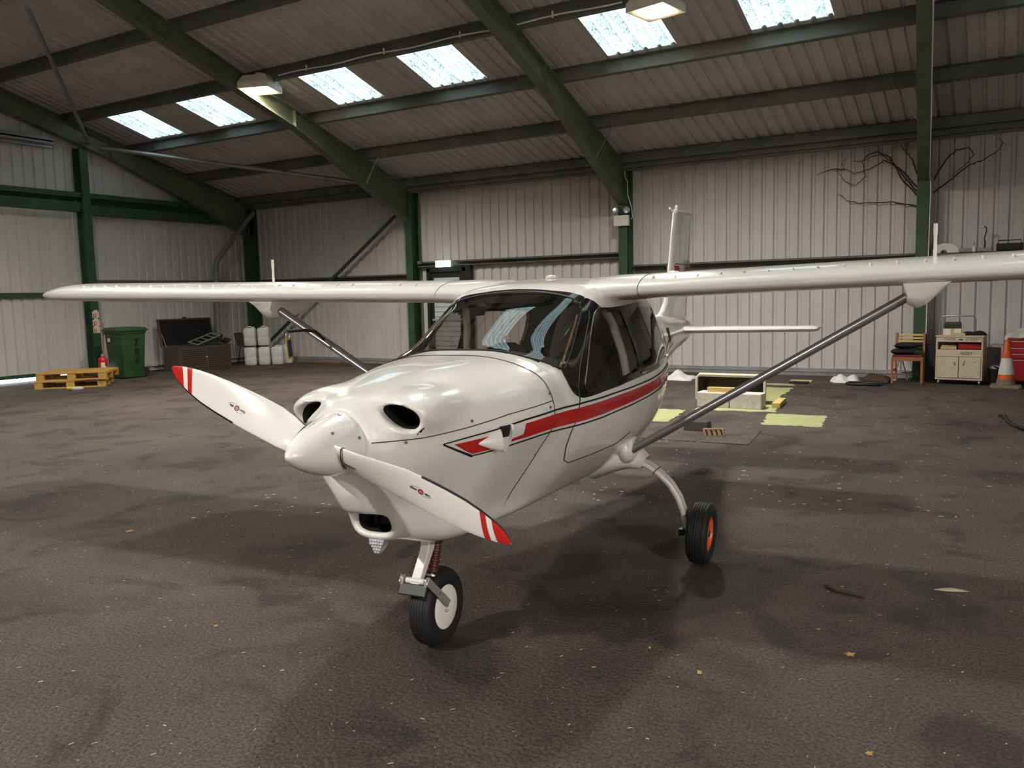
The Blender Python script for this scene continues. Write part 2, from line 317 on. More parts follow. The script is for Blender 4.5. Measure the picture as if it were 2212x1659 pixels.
def hull_n(x, t):
    e = 2e-3; x = np.asarray(x, float); t = np.asarray(t, float)
    a = hull(x+e, t)-hull(x-e, t); b = hull(x, np.clip(t+e, -1, 1))-hull(x, np.clip(t-e, -1, 1))
    n = np.cross(a, b); n /= np.linalg.norm(n, axis=-1, keepdims=True)+1e-12
    return n
def hull_t(x, z, lo=.12, hi=.92):                                    # section parameter of the side point at height z
    x, z = np.broadcast_arrays(np.asarray(x, float), np.asarray(z, float)); a = np.full(x.shape, lo); b = np.full(x.shape, hi)
    for _ in range(30):
        m = (a+b)/2; zz = hull(x, m)[..., 2]; a = np.where(zz > z, m, a); b = np.where(zz > z, b, m)
    return (a+b)/2
# ------------------------------------------------------------------ the hangar
XL, XR, YB, YF, YR = -16.85, 9.55, 15.25, -8.05, 3.6                   # cladding faces: gable ends, back, front; ridge line
SL = .285
def z_sheet(y): return 4.53+SL*(13.4-(y if y >= YR else 2*YR-y))       # underside of the roof sheets
def z_raf(y): return 4.33+SL*(13.4-(y if y >= YR else 2*YR-y))         # top of the rafters
PITCH, SHEET = .211, 1.055
SKEW = .072                                                            # the frames stand a little out of square with the side wall
FRAMES = [-16.59, -11.47, -6.36, -1.23, 3.89, 9.0]
def profile(w=SHEET, d=.034):                                          # trapezoid profile across one sheet: wide pans, narrow ribs (offset d)
    P = []; n = round(w/PITCH)
    for k in range(n):
        a = k*PITCH; P += [(a, 0), (a+.128, 0), (a+.146, d), (a+.188, d), (a+.206, 0)]
    return P+[(w, 0)]
# floor
fl = MB().bb((XL-.4, YF-.3, -.1), (XR+.3, YB+.3, 0)).build('floor', 'asphalt', None, 0); struct(fl, 'dark brown worn asphalt hangar floor')
def patch(pts, m, name, h=.004, jag=0):
    P = []
    for i, (a, b) in enumerate(zip(pts, pts[1:]+pts[:1])):
        n = 14 if jag else 1
        for k in range(n):
            t = k/n; P.append((a[0]+(b[0]-a[0])*t+(random.uniform(-jag, jag) if k else 0), a[1]+(b[1]-a[1])*t+(random.uniform(-jag, jag)*1.6 if k else 0)))
    return MB().prism(P, 'z', .0005, h).build(name, m, fl, 0)
patch([(-4.6,8.05),(-2.16,8.13),(-2.26,9.06),(-4.8,9.05)], 'old_concrete', 'concrete_patch', .006)
patch([(-2.37,9.47),(-1.72,9.52),(-1.83,10.38),(-2.49,10.33)], 'overspray', 'paint_patch', .003, .022)
patch([(-4.15,9.18),(-3.39,9.28),(-3.53,10.28),(-4.25,10.23)], 'overspray', 'paint_patch', .003, .022)
patch([(-3.45,10.35),(-2.45,10.47),(-2.58,11.5),(-2.70,11.6),(-2.83,13.2),(-3.40,13.16),(-3.5,11.7)], 'overspray', 'paint_patch', .003, .026)
patch([(-3.30,13.5),(-2.86,13.47),(-2.93,13.75),(-3.36,13.75)], 'overspray', 'paint_patch', .003, .02)
# back wall
wb = MB().bb((XL, YB+.05, 0), (XR, YB+.09, 4.25)).build('wall_back', 'sheet_wall', None, 0); struct(wb, 'light grey corrugated steel back wall')
def wall_sheet(name, z0, z1, mtl):
    g = MB(); P = profile(); n = len(P)
    g.rings([[(x, d, z0) for x, d in P], [(x, d, z1) for x, d in P]], False, False, False)
    me = bpy.data.meshes.new(name); me.from_pydata(g.v, [], [f[::-1] for f in g.f]); me.materials.append(MAT[mtl]); return me
ws = wall_sheet('cladding_sheet', .10, 4.12, 'sheet_wall')
for j in range(25):
    o = bpy.data.objects.new('cladding_sheet', ws); COL.objects.link(o); o.location = (XL+SHEET*j, YB, 0); o.parent = wb
kerb = MB().bb((XL, YB-.05, 0), (XR, YB+.05, .07)).build('baseboard_back', 'concrete', None, 0); struct(kerb)
sl = MB().bb((XL, YB-.035, .075), (XR, YB+.045, .125)).bb((XL, YB-.06, .065), (XR, YB-.03, .085)).build('trim_1', 'flash_grey', None, 0); struct(sl)
# roof
def roof_sheet(name, ya, yb, mtl, front=False):
    P = profile(d=.034); f = (lambda y: 2*YR-y) if front else (lambda y: y)
    R = [[(x, f(y), 4.53+SL*(13.4-y)+d) for x, d in P] for y in (ya, yb)]
    g = MB().rings(R, False, False, False); me = bpy.data.meshes.new(name); me.from_pydata(g.v, [], g.f); me.materials.append(MAT[mtl]); return me
cap = MB()
for s in (1, -1): cap.add([(XL, YR, 7.30), (XR, YR, 7.30), (XR, YR+s*.35, z_sheet(YR+.35)-.004), (XL, YR+s*.35, z_sheet(YR+.35)-.004), (XL, YR, 7.31), (XR, YR, 7.31), (XR, YR+s*.35, z_sheet(YR+.35)), (XL, YR+s*.35, z_sheet(YR+.35))], [(0,1,2,3),(4,5,6,7),(2,3,7,6)])
cl = cap.build('ceiling', 'flash_grey', None, 0); struct(cl, 'pitched roof of grey corrugated sheets with rooflights')
YS0, YS1, YS2, YS3 = 11.73, 10.45, 7.22, 5.82
LIGHTS_J = {1, 3, 6, 8, 11, 13, 16, 18, 21, 23}
for front in (False, True):
    full = roof_sheet('roof_sheet', YB+.15, YR, 'sheet_roof', front); low = roof_sheet('roof_sheet', YB+.15, YS0, 'sheet_roof', front); up = roof_sheet('roof_sheet', YS3, YR, 'sheet_roof', front); sk = roof_sheet('rooflight_sheet', YS0+.02, YS1-.02, 'rooflight', front); mi = roof_sheet('roof_sheet', YS1, YS2, 'sheet_roof', front); sk2 = roof_sheet('rooflight_sheet', YS2+.02, YS3-.02, 'rooflight', front)
    for j in range(25):
        for me in ((low, sk, mi, sk2, up) if j in LIGHTS_J else (full,)):
            o = bpy.data.objects.new(me.name.split('.')[0], me); COL.objects.link(o); o.location = (XL+.025+SHEET*j, 0, 0); o.parent = cl
# gable wall on the left, with the sliding door leaf in front of its opening
def gable_sheet(y0, y1, z0, x, sgn, n=None):
    P = [(a, d) for a, d in profile(y1-y0 if n is None else n*PITCH)]; g = MB()
    g.rings([[(x+sgn*d, y0+a, z0) for a, d in P], [(x+sgn*d, y0+a, z_sheet(y0+a)+.03) for a, d in P]], False, False, False); return g
wl = MB().bb((XL-.10, 10.62, 0), (XL-.06, YB+.05, 4.0)).build('wall_left', 'sheet_wall', None, 0); struct(wl, 'light grey corrugated gable wall beside the sliding door')
for k in range(5): gable_sheet(10.66+k*.9285, 10.66+(k+1)*.9285+.001, .10, XL, -1).build('cladding_sheet', 'sheet_wall', wl, 0)
y = 10.665
while y > YF:
    y0 = max(y-SHEET, YF); gable_sheet(y0, y, 3.70, XL, -1).build('cladding_sheet', 'sheet_door', wl, 0); y -= SHEET
dl = empty('door_1'); struct(dl, 'tall sliding door leaf of pale corrugated sheet')
g = MB(); y = 10.612
while y > 2:
    P = profile(); s = MB(); s.rings([[(XL-.10-d, y-a, .10) for a, d in P], [(XL-.10-d, y-a, 3.66) for a, d in P]], False, False, False); s.build('cladding_sheet', 'sheet_door', dl, 0); y -= SHEET
MB().bb((XL-.10, 2, 1.70), (XL-.04, 10.48, 1.80)).build('door_rail', 'steel_green', dl, 0)
MB().bb((XL-.10, 2, .10), (XL-.06, 10.48, .17)).build('door_rail', 'steel_green', dl, 0)
MB().bb((XL-.11, 10.57, .10), (XL-.06, 10.612, 3.66)).build('door_edge', 'sheet_door', dl, 0)
g = MB()
for a, b in ((YF, 12.9), (12.93, 13.35), (13.38, 13.8), (13.83, 14.25), (14.28, 14.7), (14.73, 15.4)): g.add([(XL-.09, a, z_sheet(a)-.01), (XL+.10, a, z_sheet(a)-.01), (XL+.10, b, z_sheet(b)-.01), (XL-.09, b, z_sheet(b)-.01), (XL-.002, a, z_sheet(a)-.20), (XL+.004, a, z_sheet(a)-.20), (XL+.004, b, z_sheet(b)-.20), (XL-.002, b, z_sheet(b)-.20)], [(0,1,2,3),(1,2,6,5)]) if b < YR or a > YR else [g.add([(XL-.09, c, z_sheet(c)-.01), (XL+.10, c, z_sheet(c)-.01), (XL+.10, d, z_sheet(d)-.01), (XL-.09, d, z_sheet(d)-.01), (XL+.004, c, z_sheet(c)-.2), (XL+.004, d, z_sheet(d)-.2)], [(0,1,2,3),(1,2,5,4)]) for c, d in ((a, YR), (YR, b))]
struct(g.build('trim_4', 'steel_dark', None, 0))
wl2 = MB().bb((XL-.10, YF, 0), (XL-.06, 2.0, 3.8)).build('wall_left', 'sheet_wall', None, 0); struct(wl2)
wr = MB().bb((XR, YF, 0), (XR+.1, YB+.1, 4.2)).add([(XR, YF, 4.2), (XR, YB+.1, 4.2), (XR, YR, 7.4)], [(0,1,2)]).build('wall_right', 'sheet_wall', None, 0); struct(wr)
wf = MB().bb((XL-.1, YF-.1, 0), (XR, YF, 4.3)).build('wall_front', 'sheet_wall', None, 0); struct(wf)
# steel frames
def isec(g, p, q, w, d, up, tf=.014):                                  # I-beam from p to q: flange width w, depth d along up (p, q on the axis)
    p, q, up = Vector(p), Vector(q), Vector(up).normalized()
    g.beam(p, q, .012, d-.02, up); g.beam(p+up*(d/2-tf/2), q+up*(d/2-tf/2), w, tf, up); g.beam(p-up*(d/2-tf/2), q-up*(d/2-tf/2), w, tf, up); return g
for i, X in enumerate(FRAMES):
    gable = i in (0, 5)
    for s in (0, 1):
        f = (lambda y: y) if s == 0 else (lambda y: 2*YR-y)
        yc = f(15.05)
        c = isec(MB(), (X, yc, 0), (X, yc, 3.85), .175, .30, (0, 1, 0)).bb((X-.13, yc-.2, 0), (X+.13, yc+.2, .018)).build('steel_column', 'steel_green', None, 0)
        struct(c, 'green painted steel wall column')
        g = MB(); yt = [15.15, 11.6, YR]; top = [(f(y), z_raf(y)) for y in yt]
        bot = [(f(14.9), 3.18), (f(11.3), z_raf(11.3)-.31), (f(YR), z_raf(YR)-.31)]
        prof = [top[0], top[1], top[2], bot[2], bot[1], bot[0], (f(15.15), 3.18)]
        g.prism(prof, 'x', X-.006, X+.006)
        for a, b in ((top[0], top[2]), (bot[0], bot[1]), (bot[1], bot[2])): g.beam((X, a[0], a[1]), (X, b[0], b[1]), .175, .014)
        g.bb((X-.0875, f(14.93)-.01, 3.18), (X+.0875, f(14.93)+.01, 4.0))
        yh = f(11.3); g.bb((X-.085, yh-.006, z_raf(11.3)-.30), (X+.085, yh+.006, z_raf(11.3)-.01))
        if not gable: g.v = [(x+SKEW*(14.9-y), y, z) for x, y, z in g.v]
        r = g.build('steel_rafter', 'rafter_green', None, 0); struct(r, 'green painted steel roof rafter with tapered haunch')
# purlins, one length for each bay
def purlin_mesh(name, L, d=.19, b=.065):
    g = MB(); n = Vector((0, SL, 1)).normalized(); t = Vector((0, 1, -SL)).normalized()
    for a, w in (((0, 0), (.004, d)),):
        g.beam(n*d/2, n*d/2+Vector((L, 0, 0)), .004, d, n)
    g.beam(t*(b/2), t*(b/2)+Vector((L, 0, 0)), b, .004, n); g.beam(n*d-t*(b/2), n*d-t*(b/2)+Vector((L, 0, 0)), b, .004, n)
    g.beam(t*b+n*.009, t*b+n*.009+Vector((L, 0, 0)), .004, .018, n)
    me = bpy.data.meshes.new(name); me.from_pydata(g.v, [], g.f); me.materials.append(MAT['steel_dark']); return me
PUR_Y = [13.36, 11.83, 10.37, 8.80, 7.25, 5.72, 4.15]
bays = [(-16.80, -11.47), (-11.47, -6.36), (-6.36, -1.23), (-1.23, 3.89), (3.89, 9.45)]
pm = {}
for s in (0, 1):
    for y in PUR_Y:
        for a, b in bays:
            k = round(b-a, 2)
            if k not in pm: pm[k] = purlin_mesh('roof_purlin', b-a)
            o = bpy.data.objects.new('roof_purlin', pm[k]); COL.objects.link(o)
            if s == 0: o.location = (a, y, z_raf(y)+.002)
            else: o.location = (b, 2*YR-y, z_raf(y)+.002); o.rotation_euler = (0, 0, PI)
            struct(o, 'dark green cold-formed steel roof purlin')
for a, b in bays:
    for s in (0, 1):
        f = (lambda y: y) if s == 0 else (lambda y: 2*YR-y)
        g = MB().bb((a, f(14.80), 3.93), (b, f(14.806), 4.11)).bb((a, f(14.80), 4.10), (b, f(14.9), 4.106)).bb((a, f(14.80), 3.93), (b, f(14.90), 3.936)).bb((a, f(14.92), 3.84), (b, f(15.22), 3.852)).bb((a, f(14.90), 3.846), (b, f(14.906), 3.93)).bb((a, f(14.92), 3.80), (b, f(14.93), 3.85))
        struct(g.build('eaves_beam', 'steel_dark', None, 0), 'dark steel eaves beam over the side wall')
def rail(a, b, z, y0=15.10, h=.16, m='steel_dark', name='wall_rail'):
    g = MB().bb((a, y0+.145, z-h), (b, y0+.15, z)).bb((a, y0, z-.005), (b, y0+.15, z)).bb((a, y0, z-h), (b, y0+.15, z-h+.005)).bb((a, y0, z-.03), (b, y0+.004, z)).bb((a, y0, z-h), (b, y0+.004, z-h+.025))
    o = g.build(name, m, None, 0); struct(o, 'horizontal steel cladding rail on the back wall'); return o
rail(-16.5, -11.56, 2.06); rail(-11.39, -6.45, 2.31, h=.12); rail(-6.27, -1.32, 2.05, h=.18); rail(-1.14, 3.8, 2.03, h=.18, y0=14.98); rail(3.98, 8.9, 2.03)
# gable steel
gc = isec(MB(), (-16.72, 10.705, 0), (-16.72, 10.705, z_raf(10.7)-.33), .172, .25, (1, 0, 0)).bb((-16.9, 10.58, 0), (-16.55, 10.83, .02)).build('steel_column', 'steel_green', None, 0); struct(gc, 'green steel gable column at the edge of the sliding door')
def grail(y0, y1, zt, zb, m='steel_green'):
    g = MB().bb((-16.83, y0, zb), (-16.82, y1, zt)).bb((-16.83, y0, zt-.012), (-16.62, y1, zt)).bb((-16.63, y0, zt-.10), (-16.618, y1, zt)).bb((-16.83, y0, zb), (-16.66, y1, zb+.012)).bb((-16.67, y0, zb), (-16.658, y1, zb+.20))
    struct(g.build('gable_rail', m, None, 0), 'green steel rail across the gable wall')
grail(10.80, 14.9, 3.85, 3.41); grail(YF+.2, 10.60, 3.85, 3.46); 
struct(MB().bb((-16.82, 10.80, 1.97), (-16.70, 14.9, 2.05)).bb((-16.82, 10.8, 1.90), (-16.815, 14.9, 2.0)).build('gable_rail', 'steel_dark', None, 0))
struct(MB().bb((-16.82, YF+.2, 4.80), (-16.64, 10.12, 4.83)).bb((-16.66, YF+.2, 4.76), (-16.64, 10.12, 4.90)).bb((-16.82, YF+.2, 4.69), (-16.70, 10.12, 4.72)).build('gable_rail', 'galv', None, 0))
struct(MB().tube([(-16.55, 10.82, 4.86), (-12.6, 7.42, 5.92)], .038, 10).build('roof_brace', 'galv', None, 40), 'slender steel roof brace tube')
struct(MB().tube([(-16.5, 11.05, 4.80), (-11.6, 14.55, 3.92)], .045, 10).build('roof_brace', 'galv', None, 40), 'grey steel roof brace tube running to the eaves')
struct(MB().tube([(-11.62, 15.02, 3.55), (-16.35, 15.02, .32)], .040, 10).build('wall_brace', 'steel_green', None, 40), 'green diagonal wall brace tube')
for X, y, sg in ((-11.47, 13.36, 1), (-6.36, 13.36, 1), (-1.23, 13.36, 1), (-1.23, 13.36, -1)):
    struct(MB().beam((X+.11+sg*.08, y-.02, z_raf(y)-.50), (X+.11+sg*.42, y, z_raf(y)+.05), .03, .005).build('fly_brace', 'galv', None, 0))
struct(MB().tube([(-16.42, 15.02, 3.74), (-16.45, 14.4, 3.10), (-16.50, 13.9, 2.55), (-16.50, 13.84, 2.40), (-16.50, 13.80, 1.2), (-16.50, 13.80, 0.02)], .062, 14).lathe([(.072,-.04),(.072,.04)], (-16.5,13.84,2.36), (0,0,1), 14, True).lathe([(.072,-.03),(.072,.05)], (-16.5,13.80,.55), (0,0,1), 14, True).build('downpipe', 'plastic_grey', None, 40), 'grey drain pipe dropping beside the corner column')
# fire exit door in the back wall
d1 = empty('door_2', (-10.66, YB-.06, 0)); struct(d1, 'grey fire exit door under the lit sign')
MB().bb((-.52, -.06, 0), (-.43, .06, 2.16)).bb((.43, -.06, 0), (.52, .06, 2.16)).bb((-.52, -.06, 2.07), (.52, .06, 2.16)).build('door_frame', 'plastic_dark', d1, 0, .004)
lf = MB().bb((-.43, -.02, .03), (.43, .03, 2.06)).build('door_leaf', 'plastic_dark', d1, 0)
for k in range(17): MB().bb((-.34, -.032, .12+k*.108), (.34, -.018, .12+k*.108+.098)).build('louvre', 'glass_grey', lf, 0)
MB().bb((-.40, -.05, 1.0), (.40, -.03, 1.04)).build('push_bar', 'alloy', lf, 0)
MB().bb((-.10, -.05, 2.075), (.12, -.022, 2.12)).build('door_closer', 'steel_dark', lf, 0)
struct(MB().bb((-11.22, 15.12, 2.165), (-10.02, 15.22, 2.225)).build('trim_2', 'steel_green', None, 0))
struct(MB().bb((-10.12, 15.10, 0), (-9.99, 15.22, 2.19)).build('trim_5', 'plastic_dark', None, 0))
struct(MB().bb((-11.40, 15.1, 2.26), (-11.30, 15.2, 2.33)).build('trim_3', 'galv', None, 0))
# lamps ------------------------------------------------------------------
LAB = ['square high-bay lamp glowing warm beside the left green rafter', 'square high-bay lamp glowing brightest at the top edge, over a rooflight', 'high-bay lamp under the front roof slope', 'high-bay lamp near the ridge, towards the sliding door', 'high-bay lamp near the ridge, above the aircraft', 'unseen fill lamp added under the front roof slope, nearer the sliding door']
for i, (x, y, z) in enumerate(LAMPS):
    t = empty('high_bay_lamp', (x, y, z)); tag(t, LAB[i], 'lamp', 'high-bay lamps under the roof')
    t.rotation_euler = (0, 0, (.35, -.2, 0, 0, 0, 0)[i]); w = .27
    q = lambda a, h: [(-a, -a, h), (a, -a, h), (a, a, h), (-a, a, h)]
    MB().rings([q(.19, .02), q(w, .0), q(w, .10), q(.20, .22), q(.12, .24)], False, True).build('housing', 'lamp_housing', t, 20)
    MB().rings([q(.17, -.004), q(.185, .012)], True, True).build('lens_panel', 'lamp_glass', t, 0)
    for sx in (-1, 1): MB().beam((sx*.13, 0, .23), (sx*.13, 0, z_raf(y)-z+.005), .02, .02).build('hanger', 'galv', t, 0)
    MB().bb((-.06, -.05, .23), (.06, .05, .29)).build('gear_box', 'lamp_housing', t, 0, .004)
    la = bpy.data.lights.new('lamp_light', 'AREA'); la.shape = 'SQUARE'; la.size = .33; la.energy = LAMP_W*(.28, .26, 2.3, .55, .22, .70)[i]; la.spread = math.radians(150); la.color = (1.0, .91, .76) if i == 0 else (1.0, .965, .915)
    lo = bpy.data.objects.new('lamp_light', la); COL.objects.link(lo); lo.location = (0, 0, -.012); lo.parent = t
cz = lambda y: z_raf(y)+.06
g = MB(); pts = [(-10.55+.228*k, 10.36-.008, cz(10.36)-.02+.012*math.sin(k*.9)) for k in range(28)]; g.tube(pts, .012, 6)
for X in (-9.9, -8.3, -6.9, -5.4): g.box((X, 10.34, cz(10.36)), (.02, .02, .09))
tag(g.build('lamp_cable', 'cable_white', None, 40), 'white cable clipped along the purlin between the two lamps', 'cable')
# ------------------------------------------------------------------ the light aircraft (all parts in the aircraft frame under one Empty)
AC = empty('light_aircraft', (-2.12832, 2.86414, 0)); AC.rotation_mode = 'XYZ'
AC.rotation_euler = (.00356, 0, -1.47398764)
tag(AC, 'white high-wing two-seat light aircraft with a red side stripe', 'aircraft')
XP, ZP, TH = .717, 1.001, -.3722
# --- cowling: hull shape blended with cheek bulges and chin scoop, intakes carved out, meshed as one smooth surface
_cx = np.arange(-.30, .66, .005); _ct = np.linspace(0, 1, 500); _ZC = .95
_cp = hull(_cx[:, None].clip(-.30, .63), _ct[None, :]); _th = np.linspace(0, PI, 361); _RT = np.zeros((len(_cx), 361))
for _i in range(len(_cx)):
    a = np.arctan2(_cp[_i, :, 1], _cp[_i, :, 2]-_ZC); r = np.hypot(_cp[_i, :, 1], _cp[_i, :, 2]-_ZC); o = np.argsort(a); _RT[_i] = np.interp(_th, a[o], r[o])
def smin(a, b, k): h = np.clip(.5+.5*(b-a)/k, 0, 1); return b+(a-b)*h-k*h*(1-h)
def smax(a, b, k): return -smin(-a, -b, k)
def ell(P, c, r, R=None):
    q = P-np.array(c)
    if R is not None: q = q@R
    q = q/np.array(r); n = np.linalg.norm(q, axis=-1); return (n-1)*min(r)*(.75+.25*n.clip(0, 2))
_ta = math.radians(-22)
_CR = np.array([[1, 0, 0], [0, math.cos(_ta), -math.sin(_ta)], [0, math.sin(_ta), math.cos(_ta)]])      # intake oval: inner end high
def d_carve(P):
    Q = np.stack([P[..., 0], np.abs(P[..., 1]), P[..., 2]], -1)
    d = np.array([.93, .28, .05]); d /= np.linalg.norm(d); c = np.array([.53, .203, 1.095]); q = Q-c
    al = q@d; s = q-al[..., None]*d; e1 = np.array([0, math.cos(_ta), math.sin(_ta)]); e1 = e1-d*(e1@d); e1 /= np.linalg.norm(e1); e2 = np.cross(d, e1)
    a = s@e1; b = s@e2; w = .074-.012*np.clip(-al/.1, 0, 1)+np.clip(al, 0, .2)*.25; hh = (.036+.010*np.clip(a/.07, -1, 1))
    k = (np.sqrt((a/w)**2+(b/hh)**2)-1)*.036
    d1 = np.maximum(k, -.17-al)
    p = P-np.array([.43, .0, .668]); k2 = (((np.abs(p[..., 1])/.080)**3+(np.abs(p[..., 2])/.051)**3)**(1/3)-1)*.05
    d2 = np.maximum(k2, -.20-p[..., 0])
    return d1, d2, al, p[..., 0]
def d_cowl(P):
    x, y, z = P[..., 0], P[..., 1], P[..., 2]; rho = np.hypot(y, z-_ZC); th = np.arctan2(np.abs(y), z-_ZC)
    fx = np.clip((x+.30)/.005, 0, len(_cx)-1.001); ix = fx.astype(int); fx = fx-ix; ft = np.clip(th/PI*360, 0, 359.999); it = ft.astype(int); ft = ft-it
    R = (_RT[ix, it]*(1-ft)+_RT[ix, it+1]*ft)*(1-fx)+(_RT[ix+1, it]*(1-ft)+_RT[ix+1, it+1]*ft)*fx
    d = (rho-R)*.82; d = smax(d, x-.628, .012)
    Q = np.stack([x, np.abs(y), z], -1)
    d = smin(d, ell(Q, (.40, .222, 1.098), (.165, .105, .072)), .055)
    px = x; u = np.clip((.445-px)/.40, 0, 1); hw = .108+.058*u; hh = .072+.028*u; zc = .662-.055*u
    s = ((np.abs(y)/hw)**2.6+(np.abs(z-zc)/hh)**2.6)**(1/2.6); sc = smax((s-1)*.07, px-.438, .035)
    d = smin(d, sc, .06)
    c1, c2, _, _ = d_carve(P)
    d = smax(d, -c1, .022); d = smax(d, -c2, .02)
    return d
def surface_nets(fn, lo, hi, h):
    ax = [np.arange(lo[i], hi[i]+h, h) for i in range(3)]; G = np.stack(np.meshgrid(*ax, indexing='ij'), -1); D = fn(G); S = D < 0
    n = D.shape; c = tuple(k-1 for k in n); acc = np.zeros(c+(3,)); cnt = np.zeros(c)
    for axis in range(3):
        o = [a for a in range(3) if a != axis]
        for d1 in (0, 1):
            for d2 in (0, 1):
                sl0 = [slice(0, c[0]), slice(0, c[1]), slice(0, c[2])]; sl1 = list(sl0)
                for a, dd in zip(o, (d1, d2)): sl0[a] = slice(dd, dd+c[a]); sl1[a] = slice(dd, dd+c[a])
                sl1[axis] = slice(1, 1+c[axis]); A, B = D[tuple(sl0)], D[tuple(sl1)]; m = (A < 0) != (B < 0)
                t = np.where(m, A/np.where(A-B == 0, 1, A-B), 0); P = G[tuple(sl0)].copy(); P[..., axis] += t*h
                acc += np.where(m[..., None], P, 0); cnt += m
    on = cnt > 0; idx = -np.ones(c, int); idx[on] = np.arange(on.sum()); V = acc[on]/cnt[on][:, None]; F = []
    for axis in range(3):
        o = [(axis+1) % 3, (axis+2) % 3]; sl0 = [slice(1, c[a]) if a != axis else slice(0, c[a]) for a in range(3)]; sl1 = list(sl0); sl1[axis] = slice(1, c[axis]+1)
        A, B = S[tuple(sl0)], S[tuple(sl1)]; w = np.argwhere(A != B); off = np.array([1 if a != axis else 0 for a in range(3)]); w0 = w+off; q = []
        for a, b in ((-1, -1), (0, -1), (0, 0), (-1, 0)):
            e = w0.copy(); e[:, o[0]] += a; e[:, o[1]] += b; q.append(idx[tuple(e.T)])
        q = np.stack(q, 1); fl = A[tuple(w.T)]; q[~fl] = q[~fl][:, ::-1]; F.append(q)
    F = np.concatenate(F); F = F[(F >= 0).all(1)]; return V, F
_V, _F = surface_nets(d_cowl, (-.205, -.56, .43), (.655, .56, 1.29), .0095)
for _ in range(4):
    e = 1e-3; d = d_cowl(_V); gr = np.stack([(d_cowl(_V+np.eye(3)[i]*e)-d_cowl(_V-np.eye(3)[i]*e))/(2*e) for i in range(3)], -1); n2 = (gr**2).sum(-1).clip(.15); _V = _V-np.clip(d/n2, -.004, .004)[:, None]*gr
_V[:, 0] = np.clip(_V[:, 0], -.2, 1); _F = [tuple(map(int, f)) for f in _F]
def _cut(no, co, pick):                                                # split the surface cleanly where a duct turns dark
    global _V, _F
    c = np.array([_V[list(f)].mean(0) for f in _F]); ids = np.nonzero(pick(c))[0]
    me = bpy.data.meshes.new('tmp'); me.from_pydata(_V.tolist(), [], [list(map(int, f)) for f in _F]); bm = bmesh.new(); bm.from_mesh(me); bm.faces.ensure_lookup_table()
    fs = [bm.faces[int(i)] for i in ids]; ge = list({e for f in fs for e in f.edges})+list({v for f in fs for v in f.verts})+fs
    bmesh.ops.bisect_plane(bm, geom=ge, plane_co=co, plane_no=no); bm.verts.index_update(); _V = np.array([v.co[:] for v in bm.verts]); _F = [tuple(v.index for v in f.verts) for f in bm.faces]; bm.free(); bpy.data.meshes.remove(me)
_dn = np.array([.93, .28, .05]); _dn /= np.linalg.norm(_dn)
_cut((1, 0, 0), (.4195, 0, .668), lambda c: (d_carve(c)[1] < .016) & (np.abs(c[:, 0]-.4195) < .03) & (c[:, 2] < .8))
for s in (1, -1): _cut((_dn[0], s*_dn[1], _dn[2]), tuple(np.array([.53, s*.203, 1.095])-.013*np.array([_dn[0], s*_dn[1], _dn[2]])), lambda c: (d_carve(c)[0] < .02) & (c[:, 1]*s > 0) & (c[:, 2] > .95) & (np.abs(d_carve(c)[2]+.013) < .03))
def sub_mesh(name, m, mats, parent=AC):
    F = [_F[i] for i in np.nonzero(m)[0]]; u = sorted({i for f in F for i in f}); ix = {k: n for n, k in enumerate(u)}; me = bpy.data.meshes.new(name); me.from_pydata(_V[u].tolist(), [], [[ix[i] for i in f] for f in F])
    o = link(name, me, mats, parent, 50); me.set_sharp_from_angle(angle=math.radians(60))
    return o
_C = np.array([_V[list(f)].mean(0) for f in _F]); _c1, _c2, _al, _sx = d_carve(_C)
SEAM = lambda x: np.interp(x, [-.2, .09, .31, .47, .63], [1.07, 1.048, 1.02, 1.01, 1.008])
_cav = ((_c1 < .014) & (_al < -.0131)) | ((_c2 < .012) & (_sx < -.0106))
sub_mesh('upper_cowling', ~_cav & (_C[:, 2] > SEAM(_C[:, 0])), 'aircraft_white')
sub_mesh('lower_cowling', ~_cav & (_C[:, 2] <= SEAM(_C[:, 0])), 'aircraft_white')
for nm, m in (('air_intake', _cav & (_C[:, 1] > .06) & (_C[:, 2] > .9)), ('air_intake', _cav & (_C[:, 1] < -.06) & (_C[:, 2] > .9)), ('chin_intake', _cav & (_C[:, 2] < .9))): sub_mesh(nm, m, 'cavity')
for s in (1, -1):
    g = MB()
    for k in range(6): g.box((.375-.004*k, s*(.178+.010*k), 1.088-.003*k), (.004, .005, .060))
    g.box((.358, s*.20, 1.080), (.01, .07, .05)); g.build('cylinder_fins', 'engine_fin', AC, 0)
MB().box((.33, 0, .66), (.02, .075, .07)).box((.345, -.045, .66), (.02, .02, .07)).build('oil_cooler', 'plastic_dark', AC, 0)
# --- hull behind the firewall, with the window openings left out
WS = [(-.319,0),(-.326,.085),(-.334,.157),(-.350,.230),(-.373,.308),(-.405,.338),(-.452,.353),(-.632,.340),(-.805,.315),(-.867,.295),(-.899,.258),(-.905,.193),(-.913,.113),(-.922,0)]
DG = [(-.940,.345),(-.860,.363),(-.671,.407),(-.545,.434),(-.530,.446),(-.545,.458),(-.703,.470),(-1.00,.481),(-1.225,.484),(-1.268,.470),(-1.268,.430),(-1.24,.392),(-1.21,.381),(-1.08,.379)]
RG = [(-1.36,.388),(-1.32,.40),(-1.315,.47),(-1.35,.485),(-1.62,.486),(-1.93,.482),(-2.03,.47),(-2.05,.43),(-2.02,.385),(-1.96,.372)]
BK = [(-.405,.338),(-.386,.385),(-.395,.425),(-.440,.452),(-.507,.466),(-.695,.481),(-.985,.493),(-1.393,.496),(-1.80,.496),(-2.00,.492),(-2.10,.478),(-2.15,.44),(-2.14,.395),(-2.09,.362),(-1.98,.355),(-1.353,.375),(-1.056,.373),(-1.000,.360),(-.966,.300),(-.948,.215),(-.945,.12),(-.955,0)]
